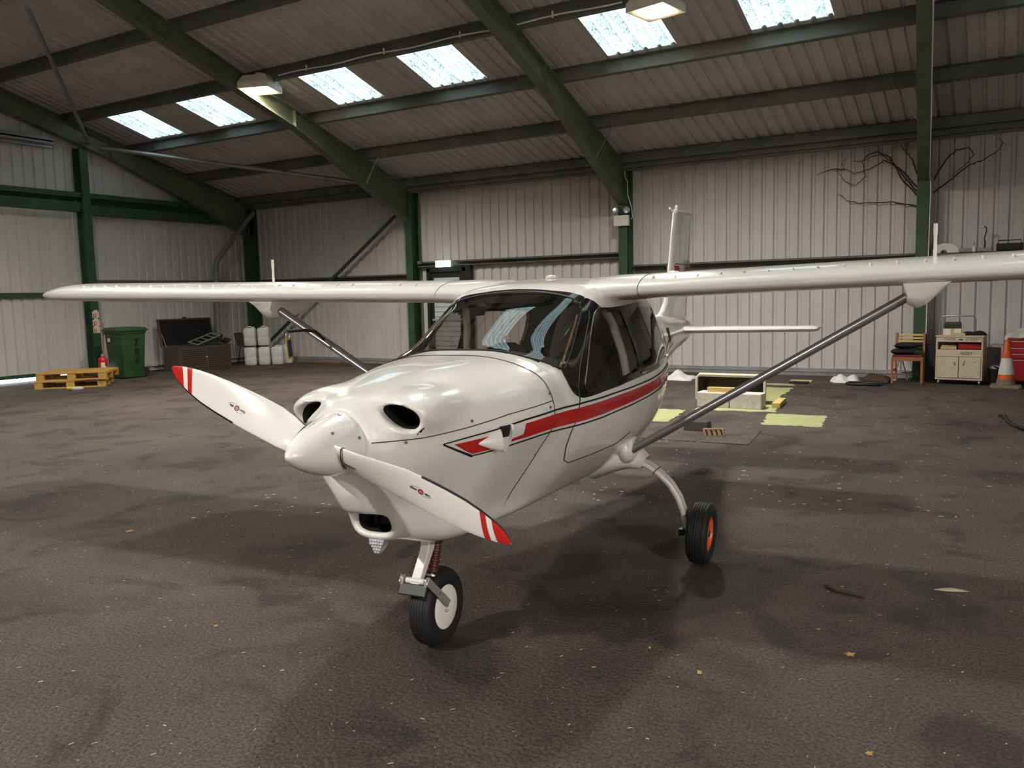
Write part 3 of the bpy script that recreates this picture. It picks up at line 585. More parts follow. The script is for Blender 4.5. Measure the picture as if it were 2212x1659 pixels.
def inside(poly, X, T):
    P = np.array(poly); c = np.zeros(np.shape(X), bool); j = len(P)-1
    for i in range(len(P)):
        xi, yi, xj, yj = P[i, 0], P[i, 1], P[j, 0], P[j, 1]; c ^= ((yi > T) != (yj > T)) & (X < (xj-xi)*(T-yi)/((yj-yi) if yj != yi else 1e-9)+xi); j = i
    return c
def densify(poly, d=.03, k=1.7, smooth=2):
    P = [np.array(p, float) for p in poly]
    for _ in range(smooth):
        Q = []
        for a, b in zip(P, P[1:]+P[:1]): Q += [a*.75+b*.25, a*.25+b*.75]
        P = Q
    out = []
    for a, b in zip(P, P[1:]+P[:1]):
        n = max(1, int(np.hypot((b-a)[0], (b-a)[1]*k)/d))
        for i in range(n): out.append(a+(b-a)*i/n)
    return out
def mirror_poly(half): return half+[(x, -t) for x, t in half[::-1] if abs(t) > 1e-6]
def hull_patch(name, outer, holes, m, parent, off=.003, d=.03, thick=.0, smooth=2, sm=40):
    K = 1.7; loops = [densify(outer, d, K, smooth)]+[densify(h, d, K, smooth) for h in holes]; V = []; E = []
    for L in loops:
        o = len(V); V += [Vector((p[0], p[1]*K)) for p in L]; E += [(o+i, o+(i+1) % len(L)) for i in range(len(L))]
    A = np.array(loops[0]); xs = np.arange(A[:, 0].min(), A[:, 0].max(), d*1.3); ts = np.arange(A[:, 1].min(), A[:, 1].max(), d*1.3/K)
    GX, GT = np.meshgrid(xs, ts); k = inside(A, GX, GT)
    for h in loops[1:]: k &= ~inside(h, GX, GT)
    al = np.concatenate([np.array(L) for L in loops]); q = np.stack([GX[k], GT[k]], 1)
    if len(q):
        dm = np.sqrt(((q[:, None, 0]-al[None, :, 0])**2+((q[:, None, 1]-al[None, :, 1])*K)**2)).min(1); q = q[dm > d*.55]; V += [Vector((p[0], p[1]*K)) for p in q]
    r = delaunay_2d_cdt(V, E, [], 0, 1e-6); P = np.array([(v.x, v.y/K) for v in r[0]]); F = np.array(r[2]); c = P[F].mean(1); ok = inside(A, c[:, 0], c[:, 1])
    for h in loops[1:]: ok &= ~inside(h, c[:, 0], c[:, 1])
    F = F[ok]; S = hull(P[:, 0], P[:, 1]); N = hull_n(P[:, 0], P[:, 1]); S1 = S+N*off
    FL = F.tolist(); VL = S1.tolist()
    if thick:
        from collections import Counter
        ec = Counter(); 
        for f in FL:
            for a, b in zip(f, f[1:]+f[:1]): ec[(min(a, b), max(a, b))] += 1
        n = len(VL); VL += (S1-N*thick).tolist(); F2 = [[i+n for i in f[::-1]] for f in FL]; bd = [e for e, k in ec.items() if k == 1]; FL = FL+F2+[[a, b, b+n, a+n] for a, b in bd]
    me = bpy.data.meshes.new(name); me.from_pydata(VL, [], FL); bm = bmesh.new(); bm.from_mesh(me); bmesh.ops.recalc_face_normals(bm, faces=bm.faces)
    if not thick:
        f0 = bm.faces[:]; 
        if f0 and f0[0].normal.dot(Vector(N[FL[0][0]])) < 0: bmesh.ops.reverse_faces(bm, faces=bm.faces)
    bm.to_mesh(me); bm.free(); return link(name, me, m, parent, sm)
def cowl_y(x, z):
    a, b = .02, .6
    for _ in range(26):
        m_ = (a+b)/2
        if d_cowl(np.array([[x, m_, z]]))[0] < 0: a = m_
        else: b = m_
    return a
WSF, DGm, RGm = mirror_poly(WS), [(x, -t) for x, t in DG], [(x, -t) for x, t in RG]
def shell(name, off, m, x0=-.2, x1=-4.85, nx=230, nt=180, holes=True):
    xs = np.linspace(x0, x1, nx); ts = np.linspace(-1, 1, nt*2+1); X, T = np.meshgrid(xs, ts, indexing='ij'); S = hull(X, T)+(hull_n(X, T.clip(-.995, .995))*off if off else 0)
    w = len(ts); I = (np.arange(nx-1)[:, None]*w+np.arange(w-1)[None, :]); F = np.stack([I, I+w, I+w+1, I+1], -1).reshape(-1, 4); cx = ((X[:-1, :-1]+X[1:, 1:])/2).ravel(); ctt = ((T[:-1, :-1]+T[1:, 1:])/2).ravel(); k = np.ones(len(F), bool)
    if holes:
        for p in (WSF, DG, RG, DGm, RGm):
            p = np.array(densify(p, .03, 1.7, 2)); k &= ~inside(p, cx, ctt)
    me = bpy.data.meshes.new(name); F = F[k]; u, inv = np.unique(F, return_inverse=True); me.from_pydata(S.reshape(-1, 3)[u].tolist(), [], inv.reshape(F.shape).tolist()); return link(name, me, m, AC, 60)
fus = shell('fuselage', 0, 'aircraft_white')
shell('cabin_lining', -.018, 'cabin_dark', -.34, -2.35, 120, 110)
hull_patch('windscreen', WSF, [], 'windscreen_glass', AC, .002)
hull_patch('window_surround', mirror_poly([(-.300,0),(-.308,.085),(-.318,.16),(-.335,.235),(-.36,.312)]+BK), [WSF, DG, RG, DGm, RGm], 'gloss_black', AC, .0022) if 0 else None
def ring_half(s):
    o = [(-.380,s*.325)]+[(x, s*t) for x, t in BK if t > .3]
    return o
for s in (1, -1):
    surround = [(-.392, s*.330), (-.405, s*.338), (-.452, s*.352), (-.632, s*.339), (-.805, s*.314), (-.867, s*.294), (-.905, s*.262), (-.950, s*.262)]
    edge = [(x, s*t) for x, t in BK]
    outer = [(-.398, s*.334)]+edge[1:19]+[(-.955, s*.262), (-.903, s*.262), (-.868, s*.297), (-.806, s*.317), (-.633, s*.342), (-.453, s*.355), (-.41, s*.342)]
    hull_patch('window_surround', outer, [[(x, s*t) for x, t in DG], [(x, s*t) for x, t in RG]], 'gloss_black', AC, .003, smooth=1)
    dw = hull_patch('door_window', [(x, s*t) for x, t in DG], [], 'side_glass', AC, .0015)
    hull_patch('rear_window', [(x, s*t) for x, t in RG], [], 'side_glass', AC, .0015)
    def at_xt(x, t, o): P = hull(x, s*t); N = hull_n(x, s*t); return tuple(P+N*o)
    MB().tube([at_xt(x, t, .006) for x, t in densify(DG, .03)]+[at_xt(*densify(DG, .03)[0], .006)], .004, 6, False).build('window_seal', 'trim_black', dw, 40)
    MB().tube([at_xt(x, t, .004) for x, t in [(-.90,.325),(-.86,.345),(-.718,.373),(-.585,.395),(-.468,.430),(-.44,.46),(-.40,.50),(-.37,.56),(-.385,.61),(-.43,.652),(-.48,.660),(-.7,.658),(-.977,.652),(-1.13,.63)]], .0022, 6).build('door_seam', 'seam', AC, 40)
    MB().tube([at_xt(-.201, t, .0012) for t in np.linspace(.0, .88, 60)], .0022, 6).build('cowling_seam', 'seam', AC, 40)
    MB().tube([(x, s*cowl_y(x, float(SEAM(x))), float(SEAM(x))) for x in np.linspace(-.2, .622, 44)], .0022, 6).build('cowling_seam', 'seam', AC, 40)
    for x, z in ((-.195,.835),(-.205,.63),(-.205,.535),(-.17,1.045),(-.19,1.10),(.27,1.045),(.53,1.0)):
        t = float(hull_t(x, z)); MB().lathe([(.0065,.0),(.0065,.003),(.002,.0035)], at_xt(x, t, 0), hull_n(x, s*t), 10, True).build('fastener', 'screw', AC, 40)
    # stripe: red band with thin black lines, arrow-shaped at the front
    xs = [.0, -.2, -.44, -.67, -1.0, -1.37, -1.7, -1.9, -2.1, -2.4, -2.8, -3.3]
    zt = np.interp(xs, [-3.3, -2.8, -2.4, -1.9, -1.37, -.67, -.2, 0], [1.17, 1.13, 1.09, 1.05, 1.022, 1.010, 1.012, 1.000]); zb = np.interp(xs, [-3.3, -2.8, -2.4, -1.9, -1.37, -.67, -.2, 0], [1.14, 1.09, 1.045, 1.005, .968, .948, .950, .938])
    def band(name, xs, za, zb, m, off=.0028):
        n = 5; P = []
        xd = np.concatenate([np.linspace(a, b, 6)[:-1] for a, b in zip(xs, xs[1:])]+[[xs[-1]]]); A = np.interp(-xd, -np.array(xs), za); B = np.interp(-xd, -np.array(xs), zb); g = MB()
        R = []
        for x, a, b in zip(xd, A, B):
            z = np.linspace(a, b, n); t = hull_t(np.full(n, x), z); S = hull(np.full(n, x), s*t)+hull_n(np.full(n, x), s*t)*off; R.append([tuple(p) for p in S])
        g.rings(R, False, False, False); me = bpy.data.meshes.new(name); me.from_pydata(g.v, [], g.f if s < 0 else [f[::-1] for f in g.f]); return link(name, me, m, AC, 60)
    band('side_stripe', xs, zt, zb, 'aircraft_red')
    band('stripe_line', [.387]+xs[0:], [.975]+list(zt+.020), [.970]+list(zt+.0125), 'trim_black')
    band('stripe_line', [.237]+xs[0:], [.906]+list(zb-.0115), [.900]+list(zb-.0185), 'trim_black')
    band('stripe_line', [.387, .31, .230], [.974, .940, .905], [.968, .932, .896], 'trim_black')
    band('side_stripe', [.335, .31, .28, .235, .185], [.9645, .9655, .967, .971, .976], [.963, .950, .933, .9115, .916], 'aircraft_red')
    band('side_stripe', [.185, .155, .12], [.938, .934, .931], [.916, .920, .925], 'aircraft_red')
    band('side_stripe', [.085, .0], [.944, .956], [.934, .938], 'aircraft_red')
    # cowl side outlet: half cone in front of a flat dark patch painted as a shaded opening, thin lip behind it
    R = []
    for u in np.linspace(0, 1, 9):
        r = .003+.048*u**.85; L = []
        for q in np.linspace(0, 2*PI, 24, endpoint=False):
            w = max(math.sin(q), -.2); x = .230-.088*u; c = hull(x, s*float(hull_t(x, .952+.006*u))); nn = hull_n(x, s*float(hull_t(x, .955))); L.append(tuple(c+np.array([0, 0, 1.])*r*math.cos(q)+nn*(r*.62*w)))
        R.append(L)
    eo = MB().rings(R, True, True).build('cowl_outlet', 'aircraft_white', AC, 50)
    hp_ = lambda x, z, o: tuple(hull(x, s*float(hull_t(x, z)))+hull_n(x, s*float(hull_t(x, z)))*o)
    MB().grid(lambda i, j: hp_(.150-.056*i, .962+.046*j, .005), 4, 6).build('outlet_shade', 'cavity', eo, 0)
    MB().grid(lambda i, j: hp_(.150-.056*i, .908+.054*j, .0045), 4, 6).build('outlet_wall', 'gear_white', eo, 0)
    MB().rings([[hp_(.094, z, -.002), hp_(.090, z, -.002), hp_(.090, z, .020), hp_(.094, z, .020)] for z in np.linspace(.906, 1.010, 8)]).build('outlet_lip', 'aircraft_white', eo, 30)
# windscreen rim line, glare shield, seats
hp = np.array(densify(WSF, .03)); MB().tube([tuple(hull(x, t)+hull_n(x, t)*.003) for x, t in list(hp)+[hp[0]]], .0045, 6, False).build('windscreen_seal', 'trim_black', AC, 40)
top = mirror_poly([(-.955, .262), (-.950, .215), (-.945, .12), (-.947, 0)][::-1]); lo_ = [(-.925, 0), (-.914, .113), (-.906, .193), (-.900, .262)]
hull_patch('windscreen_band', [(-.925, 0), (-.916, -.113), (-.908, -.193), (-.900, -.262), (-.955, -.262), (-.950, -.215), (-.946, -.12), (-.956, 0), (-.946, .12), (-.950, .215), (-.955, .262), (-.900, .262), (-.908, .193), (-.916, .113)], [], 'gloss_black', AC, .003, smooth=0)
for s in (1, -1):
    MB().tube([tuple(hull(x, s*t)+hull_n(x, s*t)*-.006) for x, t in [(-.45,.335),(-.55,.328),(-.64,.322),(-.75,.31),(-.82,.295)]], .0065, 6).build('edge_tape', 'wood_old', AC, 40)
MB().grid(lambda u, v: (-.36-.36*u, (v-.5)*.84*(1+.1*u), 1.17+.07*math.cos((v-.5)*PI)+.02*math.sin(u*PI)), 8, 20).grid(lambda u, v: (-.72, (v-.5)*.92, 1.24*0+(.80+(1.17+.07*math.cos((v-.5)*PI)-.80)*u)), 4, 20, True).build('glare_shield', 'plastic_dark', AC, 60)
for s in (1, -1):
    se = MB().rings([[(-1.05+dx, s*.25+a*w, .72+dz) for a in (-1, -.6, .6, 1)]+[(-1.05+dx-.10, s*.25+a*w, .72+dz+.02) for a in (1, .6, -.6, -1)] for dx, dz, w in ((.02, 0, .20), (-.06, .22, .20), (-.12, .40, .18), (-.16, .48, .12), (-.18, .51, .05))]).box((-.90, s*.22, .74), (.42, .32, .08)).build('seat', 'seat_fabric', AC, 60)
MB().tube([(-1.26, .50, 1.05), (-1.25, .475, 1.2), (-1.2, .44, 1.35), (-1.13, .41, 1.45)], .022, 8).build('door_post', 'gear_white', AC, 50)
MB().tube([(-1.26, -.50, 1.05), (-1.25, -.475, 1.2), (-1.2, -.44, 1.35), (-1.13, -.41, 1.45)], .022, 8).build('door_post', 'gear_white', AC, 50)
MB().lathe([(.012,0),(.012,.004),(.004,.008)], tuple(hull(-1.33, .49)), hull_n(-1.33, .49), 12, True).beam(tuple(hull(-1.26,.489)+hull_n(-1.26,.489)*.012), tuple(hull(-1.36,.489)+hull_n(-1.36,.489)*.012), .014, .010).build('door_handle', 'alloy', AC, 40, .002)
MB().beam(tuple(hull(-1.95,.489)+hull_n(-1.95,.489)*.01), tuple(hull(-2.02,.489)+hull_n(-2.02,.489)*.01), .012, .010).build('door_hinge', 'alloy', AC, 40)
# --- spinner and propeller
sp = [(.1165*max(0, 1-((hh+.085)/.283)**1.36)**.66, hh) for hh in (.198, .1976, .1965, .1945, .191, .186, .178, .168, .155, .14, .12, .10, .075, .05, .02, -.01, -.04, -.07)]+[(.1165, -.085), (.112, -.087)]
spn = MB().lathe(sp, (XP, 0, ZP), (1, 0, 0), 48).build('spinner', 'aircraft_white', AC, 50)
MB().lathe([(.113, -.088), (.118, -.0905), (.118, -.094), (.05, -.095)], (XP, 0, ZP), (1, 0, 0), 48).build('spinner_backplate', 'aircraft_white', spn, 40)
for k in range(6):
    a = TH+PI/6*(1+2*k)+.12; c = Vector((XP-.062, .1145*math.cos(a), ZP+.1145*math.sin(a))); MB().lathe([(.0062, 0), (.0062, .002), (.002, .003)], c, (.16, math.cos(a), math.sin(a)), 10, True).build('fastener', 'screw', spn, 40)
    if k % 3 != 1:
        pass
for a in (TH+1.05, TH-1.9, TH+2.1):
    MB().lathe([(.0058, 0), (.0058, .002), (.002, .003)], (XP+.045, .099*math.cos(a), ZP+.099*math.sin(a)), (.45, math.cos(a), math.sin(a)), 10, True).build('fastener', 'screw', spn, 40)
RB = [.06, .09, .12, .17, .24, .34, .42, .50, .58, .64, .68, .71, .735, .752, .764, .7695]
LE = np.interp(RB, [.06,.10,.17,.24,.34,.42,.5,.58,.64,.68,.71,.735,.752,.764,.7695], [.050,.055,.062,.069,.079,.0805,.079,.074,.064,.0545,.046,.035,.025,.014,.006])
TE = np.interp(RB, [.06,.10,.17,.24,.34,.42,.5,.58,.64,.68,.71,.735,.752,.764,.7695], [-.028,-.034,-.044,-.050,-.050,-.0495,-.047,-.041,-.034,-.027,-.0205,-.014,-.009,-.004,.002])
def blade_pt(r, u, side, sgn, grow=0.):                               # u 0..1 from leading to trailing edge, side +1 front face, -1 back
    le, te = np.interp(r, RB, LE), np.interp(r, RB, TE); c = (le-te); s = le-c*u; be = math.atan(.150/max(r, .20)); m = (le+te)/2; tk = np.interp(r, [.06,.12,.24,.45,.7,.77], [.030,.026,.017,.011,.006,.002])
    x = (s-m)*math.tan(be)*.9 + side*(tk*.5*(4*u*(1-u))**.6*(1.25 if side > 0 else .6)+grow) -.018+.030*max(0, min(1, (.30-r)/.18))
    y = sgn*(r*math.cos(TH)-s*math.sin(TH)); z = sgn*(r*math.sin(TH)+s*math.cos(TH)); return (XP+x+.005, y, ZP+z)
US = [0, .02, .06, .12, .2, .3, .4, .5, .6, .7, .8, .9, .97, 1]
for sgn in (1, -1):
    R = [[blade_pt(r, u, 1, sgn) for u in US]+[blade_pt(r, u, -1, sgn) for u in US[::-1][1:-1]] for r in RB]
    bl = MB().rings(R).build('propeller_blade', 'aircraft_white', AC, 60)
    def blade_patch(name, ra, rb, m, grow=.0012, ua=0., ub=1., n=8):
        g = MB(); g.grid(lambda i, j: blade_pt((ra(j*(ub-ua)+ua) if callable(ra) else ra)+i*((rb(j*(ub-ua)+ua) if callable(rb) else rb)-(ra(j*(ub-ua)+ua) if callable(ra) else ra)), ua+(ub-ua)*j, 1, sgn, grow), n, 12); return g.build(name, m, bl, 60)
    sk = .045
    blade_patch('tip_stripe', lambda u: .632+sk*u, lambda u: .655+sk*u, 'aircraft_red'); blade_patch('tip_stripe', lambda u: .680+sk*u, lambda u: .7690, 'aircraft_red')
    g = MB(); rr = np.linspace(.405, .7693, 40); g.rings([[blade_pt(r, .045 if r < .75 else .1, 1, sgn, .0014), blade_pt(r, .0, 1, sgn, .0016), tuple(Vector(blade_pt(r, 0, 1, sgn))+Vector((0, sgn*-.0025*math.sin(TH)*1, sgn*.0025*math.cos(TH)))), blade_pt(r, .0, -1, sgn, .0016), blade_pt(r, .045, -1, sgn, .0014)] for r in rr], False, False, False); g.build('leading_edge_guard', 'trim_black', bl, 60)
    # round maker's mark with lettering either side, read from the tip
    o = Vector(blade_pt(.412, .44, 1, sgn, .0018)); xdir = Vector(blade_pt(.44, .44, 1, sgn))-Vector(blade_pt(.40, .44, 1, sgn)); ydir = Vector(blade_pt(.412, .30, 1, sgn))-Vector(blade_pt(.412, .60, 1, sgn))
    Mx = basis(o, -xdir if sgn > 0 else -xdir, -ydir); 
    MB().lathe([(.0105, 0), (.0105, .0006), (.0072, .0007), (.0072, .0001)], o, Mx.to_3x3().col[2], 24).build('maker_mark', 'ink_red', bl, 0)
    text('mark_letter', 'Z', .013, 'ink_red', bl, Mx); text('mark_lettering', 'HER', .0105, 'ink', bl, Mx @ Matrix.Translation((-.026, 0, 0))); text('mark_lettering', 'CULES', .0095, 'ink', bl, Mx @ Matrix.Translation((.029, 0, 0)))
    for q0 in (1.75, PI+1.75): MB().tube([Mx @ Vector((.044*math.cos(q), .013*math.sin(q), .0004)) for q in np.linspace(q0, q0+1.34, 10)], .0004, 4).build('mark_swoosh', 'ink', bl, 0)
    if sgn > 0:
        o2 = Vector(blade_pt(.135, .66, 1, 1, .0025)); x2 = Vector(blade_pt(.17, .66, 1, 1))-Vector(blade_pt(.11, .66, 1, 1)); y2 = Vector(blade_pt(.135, .45, 1, 1))-Vector(blade_pt(.135, .8, 1, 1)); M2 = basis(o2, x2, y2)
        text('caution_lettering', 'CAUTION', .010, 'ink', bl, M2)
        for k in (1, 2): MB().box((0, 0, 0), (.034, .0009, .0004)).build('caution_lettering', 'ink', bl, 0).matrix_local = M2 @ Matrix.Translation((0, -.007*k, 0))
# cuff openings where the blades leave the spinner
for sgn in (1, -1):
    R = []; 
    P = [Vector(blade_pt(.105, u, 1, sgn, .004)) for u in US]+[Vector(blade_pt(.105, u, -1, sgn, .004)) for u in US[::-1][1:-1]]
    MB().tube(P+[P[0]], .0022, 6, False).build('blade_cuff', 'seam', spn, 40)
# --- wings
def airfoil(n=26):
    u = (1-np.cos(np.linspace(0, PI, n)))/2; t = .132; yt = 5*t*(.2969*np.sqrt(u)-.126*u-.3516*u**2+.2843*u**3-.1036*u**4); m, p = .028, .4
    yc = np.where(u < p, m/p**2*(2*p*u-u*u), m/(1-p)**2*((1-2*p)+2*p*u-u*u)); return np.concatenate([np.stack([u[::-1], (yc+yt)[::-1]], 1), np.stack([u[1:-1], (yc-yt)[1:-1]], 1)])
AF = airfoil(); CH = 1.0; HS = 4.13
def wing_sec(y, s):
    k = max(0, (y-3.66)/(HS-3.66)); e = math.sqrt(max(0, 1-min(k, 1)**4.0)); ec = 1-(1-e)*.5
    c = CH*max(ec, .25); xl = -1.115-(1-e)*.20; th = max(e, .03)**.85; zb = 1.468+.025*y+.045
    return [(xl-c*u, s*y, zb+c*v*th+.012*(1-th)) for u, v in AF]
for s in (1, -1):
    ys = [.30, .42, .50, .8, 1.2, 1.6, 2.0, 2.4, 2.8, 3.2, 3.66, 3.76, 3.84, 3.91, 3.97, 4.02, 4.06, 4.085, 4.105, 4.117, 4.125, 4.13]
    w = MB().rings([wing_sec(y, s) for y in ys]).build('wing', 'aircraft_white', AC, 55)
    MB().tube([Vector(p)+Vector((0, s*.0, 0)) for p in wing_sec(.60, s)[8:44]], .0022, 5, False).build('wing_root_seam', 'seam', w, 40)
    # blended root fairing
    fr = MB().rings([[(p[0]+dx, s*y, (p[2]-1.53)*k+1.53+dz) for p in wing_sec(.5, 1)] for y, k, dx, dz in ((.26, 1.13, .04, -.030), (.33, 1.14, .040, -.020), (.40, 1.10, .030, -.009), (.48, 1.05, .012, -.002), (.60, 1.010, .002, .001))], False, False).build('root_fairing', 'aircraft_white', w, 60)
    g = MB()
    for y in np.arange(.66, 3.75, .115):
        P = wing_sec(y, 1); q = min((p for p in P[:25]), key=lambda p: abs(p[0]+1.215)); g.box((q[0], s*y, q[2]+.005), (.022, .0035, .012), (0, .35, s*.25 if int(y*100) % 2 else -s*.25)); g.box((q[0], s*y, q[2]+.001), (.024, .014, .002), (0, .35, 0))
    tag(g.build('vortex_generators', 'aircraft_white', w, 0), None, None, None, 'stuff')
    MB().tube([(-1.3406, s*1.969, 1.645), (-1.3406, s*1.969, 1.73), (-1.3406, s*1.969, 1.765), (-1.3406, s*1.969, 1.80)], [.009, .0075, .010, .009], 8).build('vent_pipe', 'aircraft_white', w, 50)
    # strut fairing under the wing
    pr = [(.035, 0), (.235, 0), (.19, -.045), (.135, -.100), (.095, -.118), (.055, -.100)]
    R = []
    for k, (xo, tk) in enumerate(((-1.16, .002), (-1.19, .020), (-1.28, .032), (-1.42, .022), (-1.55, .002))):
        R.append([(xo, s*(1.80+a), 1.53+.0+b*(1 if 0 < k < 4 else .55)) for a, b in pr])
    MB().rings([[(p[0], p[1], p[2]) for p in r] for r in R]).build('strut_fairing', 'aircraft_white', w, 60)
    # wing strut
    a, b = Vector((-1.30, s*.50, .655)), Vector((-1.262, s*1.868, 1.472)); d = (b-a).normalized(); fx = Vector((1, 0, 0)); fx = (fx-d*fx.dot(d)).normalized(); fz = d.cross(fx)
    prof = [(.036*math.cos(q), .0225*math.sin(q)) for q in np.linspace(0, 2*PI, 20, endpoint=False)]
    st = MB().rings([[p+fx*u+fz*v for u, v in prof] for p in (a, a.lerp(b, .33), a.lerp(b, .66), b)]).build('wing_strut', 'strut_metal', AC, 60)
    # main gear: fairing, bowed leg, wheel
    pa = [(-1.44, .30, .60), (-1.44, .40, .592), (-1.44, .47, .580), (-1.45, .535, .555)]
    dims = [(.30, .17), (.22, .105), (.14, .065), (.085, .038)]; R = []
    for (x, y, z), (c, h) in zip(pa, dims): R.append([(x+c*math.cos(q)+(.04 if c > .2 else 0), s*(y+.02*math.sin(q)), z+h*math.sin(q)+h*.25) for q in np.linspace(0, 2*PI, 28, endpoint=False)])
    gf = MB().rings(R).build('gear_fairing', 'aircraft_white', AC, 60)
    MB().ball((-1.33, s*.475, .665), (.105, .055, .085), 20, 12).rings([[( -1.318+.052*math.cos(q)-.0*k, s*(.485+.05*k+.012*math.sin(q)), .667+.03*k+.045*math.sin(q)) for q in np.linspace(0, 2*PI, 16, endpoint=False)] for k in (0, .7)]).build('strut_root_cover', 'aircraft_white', gf, 60)
    path = [(-1.450, .50, .572), (-1.452, .56, .548), (-1.455, .62, .508), (-1.46, .68, .448), (-1.465, .725, .375), (-1.47, .752, .295), (-1.475, .762, .225), (-1.478, .765, .165)]
    R = []
    for k, (x, y, z) in enumerate(path):
        n = Vector((0, -(path[min(k+1, 7)][2]-path[max(k-1, 0)][2]), path[min(k+1, 7)][1]-path[max(k-1, 0)][1])).normalized(); c = .050-.0022*k; R.append([(x+c*u, s*(y+n.y*.0135*v), z+n.z*.0135*v) for u, v in ((-1, -.4), (-.85, -1), (.85, -1), (1, -.4), (1, .4), (.85, 1), (-.85, 1), (-1, .4))])
    lg = MB().rings(R).build('gear_leg', 'gear_white', AC, 40)
    for k0 in (1.7, 5.2):
        i = int(k0); f = k0-i; pt = [path[i][j]*(1-f)+path[i+1][j]*f for j in range(3)]; n = Vector((0, -(path[i+1][2]-path[i][2]), path[i+1][1]-path[i][1])).normalized(); MB().tube([(pt[0]+.0515*u, s*(pt[1]+n.y*.0155*v), pt[2]+n.z*.0155*v) for u, v in ((-1, -1), (1, -1), (1, 1), (-1, 1), (-1, -1))], .0022, 5).build('brake_line_tie', 'trim_black', lg, 0)
    MB().box((-1.485, s*.772, .172), (.05, .022, .11)).lathe([(.018, -.03), (.018, .03)], (-1.50, s*.775, .172), (0, 1, 0), 12, True).box((-1.43, s*.748, .190), (.05, .03, .035)).lathe([(.085, 0), (.085, .006)], (-1.5, s*.772, .172), (0, s, 0), 24, True).build('brake', 'trim_black', lg, 30, .002)
def wheel(name, c, r, w, hubm, parent, hr=.092, tilt=0, detail=True):
    t = empty(name, c); t.parent = parent; t.rotation_euler = (tilt, 0, 0)
    pf = [(hr*.96, -w*.30), (hr*1.02, -w*.42), (r*.70, -w*.50), (r*.83, -w*.49), (r*.915, -w*.42), (r*.945, -w*.37)]
    for k in (-.30, -.18, -.06, .06, .18, .30):
        rk = r*(1.0-.42*k*k); pf += [(rk*.994, (k-.045)*w), (rk, (k-.030)*w), (rk, (k+.030)*w), (rk*.994, (k+.045)*w), (rk*.984, (k+.05)*w), (rk*.984, (k+.065)*w)]
    pf += [(r*.945, w*.37), (r*.915, w*.42), (r*.83, w*.49), (r*.70, w*.50), (hr*1.02, w*.42), (hr*.96, w*.30)]
    MB().lathe(pf, (0, 0, 0), (0, 1, 0), 56).build('tyre', 'rubber', t, 28)
    return t
nw = wheel('nose_wheel', (0, .008, .1725), .1725, .110, 'hub_white', AC)
for s in (1, -1): MB().lathe([(.0, .052), (.04, .0525), (.088, .0525), (.096, .049), (.097, .040), (.097, .0)], (0, 0, 0), (0, s, 0), 40).build('wheel_disc', 'hub_white', nw, 30)
MB().lathe([(.007, .052), (.007, .058), (.003, .063), (.001, .068)], (.012, 0, -.012), (0, 1, 0), 10, True).build('disc_bolt', 'screw', nw, 30)
for s in (1, -1):
    mw = wheel('main_wheel', (-1.495, s*.842, .174), .1735, .118, 'hub_orange', AC, .094, -s*.045)
    MB().lathe([(.097, .040), (.094, .046), (.088, .044), (.080, .026), (.050, .018), (.045, .038), (.02, .042), (.0, .043)], (0, 0, 0), (0, s, 0), 36).build('hub_disc', 'hub_orange', mw, 30)
    for k in range(3): a = .4+2*PI*k/3; MB().beam((.02*math.cos(a), s*.034, .02*math.sin(a)), (.085*math.cos(a), s*.032, .085*math.sin(a)), .012, .022, (-math.sin(a), 0, math.cos(a))).build('hub_spoke', 'hub_orange', mw, 0, .003)
    MB().lathe([(.018, .042), (.016, .048), (.0, .050)], (0, 0, 0), (0, s, 0), 14).build('axle_nut', 'trim_black', mw, 30)
# --- nose leg: square strut, spring, trailing fork
nl = MB().rings([[(.036+.0*k+dx, dy, z) for dx, dy in ((-.024, -.022), (.024, -.022), (.024, .022), (-.024, .022))] for k, z in ((0, .54),)]+[[(x+dx, dy, z) for dx, dy in ((-w, -.022), (w, -.022), (w, .022), (-w, .022))] for x, z, w in ((.030, .49, .030), (.050, .44, .026), (.132, .338, .020), (.148, .318, .020))]).build('nose_leg', 'gear_white', AC, 30, .003)
MB().lathe([(.013, -.045), (.013, .045)], (.150, 0, .330), (0, 1, 0), 14, True).build('leg_pivot', 'gear_white', nl, 30)
for s in (1, -1): MB().box((.155, s*.058, .328), (.036, .014, .044)).build('fork_bracket', 'alloy', nl, 30, .004)
for s in (1, -1): MB().beam((.165, s*.068, .342), (.005, s*.074, .190), .006, .036).build('fork_arm', 'alloy', nl, 30, .003); MB().lathe([(.006, 0), (.006, .005)], (.085, s*.073, .266), (0, s, 0), 10, True).build('fork_bolt', 'screw', nl, 30)
MB().box((.175, 0, .300), (.012, .135, .05), (0, -.5, 0)).build('fork_bridge', 'plastic_dark', nl, 0, .004)
g = MB()
for k in range(7): a, b = .045+.006*k, .47-.0215*k; g.lathe([(.018, -.009), (.024, -.004), (.024, .004), (.018, .009)], (-.012+.0085*k, .018, .465-.0205*k), (-.36, 0, .93), 16, True)
g.tube([(-.016, .018, .475), (.042, .018, .335)], .0195, 14)
g.build('shock_spring', 'spring_red', nl, 35)
MB().tube([(.045, .018, .335), (.085, .018, .245)], .009, 8).lathe([(.026, -.004), (.026, .004)], (.048, .018, .325), (-.36, 0, .93), 14, True).build('shock_rod', 'alloy', nl, 35)
ll = MB().rings([[(.425, -.034, .592), (.425, .034, .592), (.36, .034, .592), (.36, -.034, .592)], [(.428, -.034, .575), (.428, .034, .575), (.36, .034, .575), (.36, -.034, .575)], [(.420, -.012, .528), (.420, .012, .528), (.375, .010, .540), (.375, -.010, .540)]]).build('landing_light', 'alloy', AC, 35, .003)
g = MB()
for b, n in ((.583, 5), (.570, 5), (.558, 4), (.546, 3), (.536, 2)):
    for a in range(n): g.ball((.427 if b > .56 else .424, (a-(n-1)/2)*.0125, b), .0058, 8, 6)
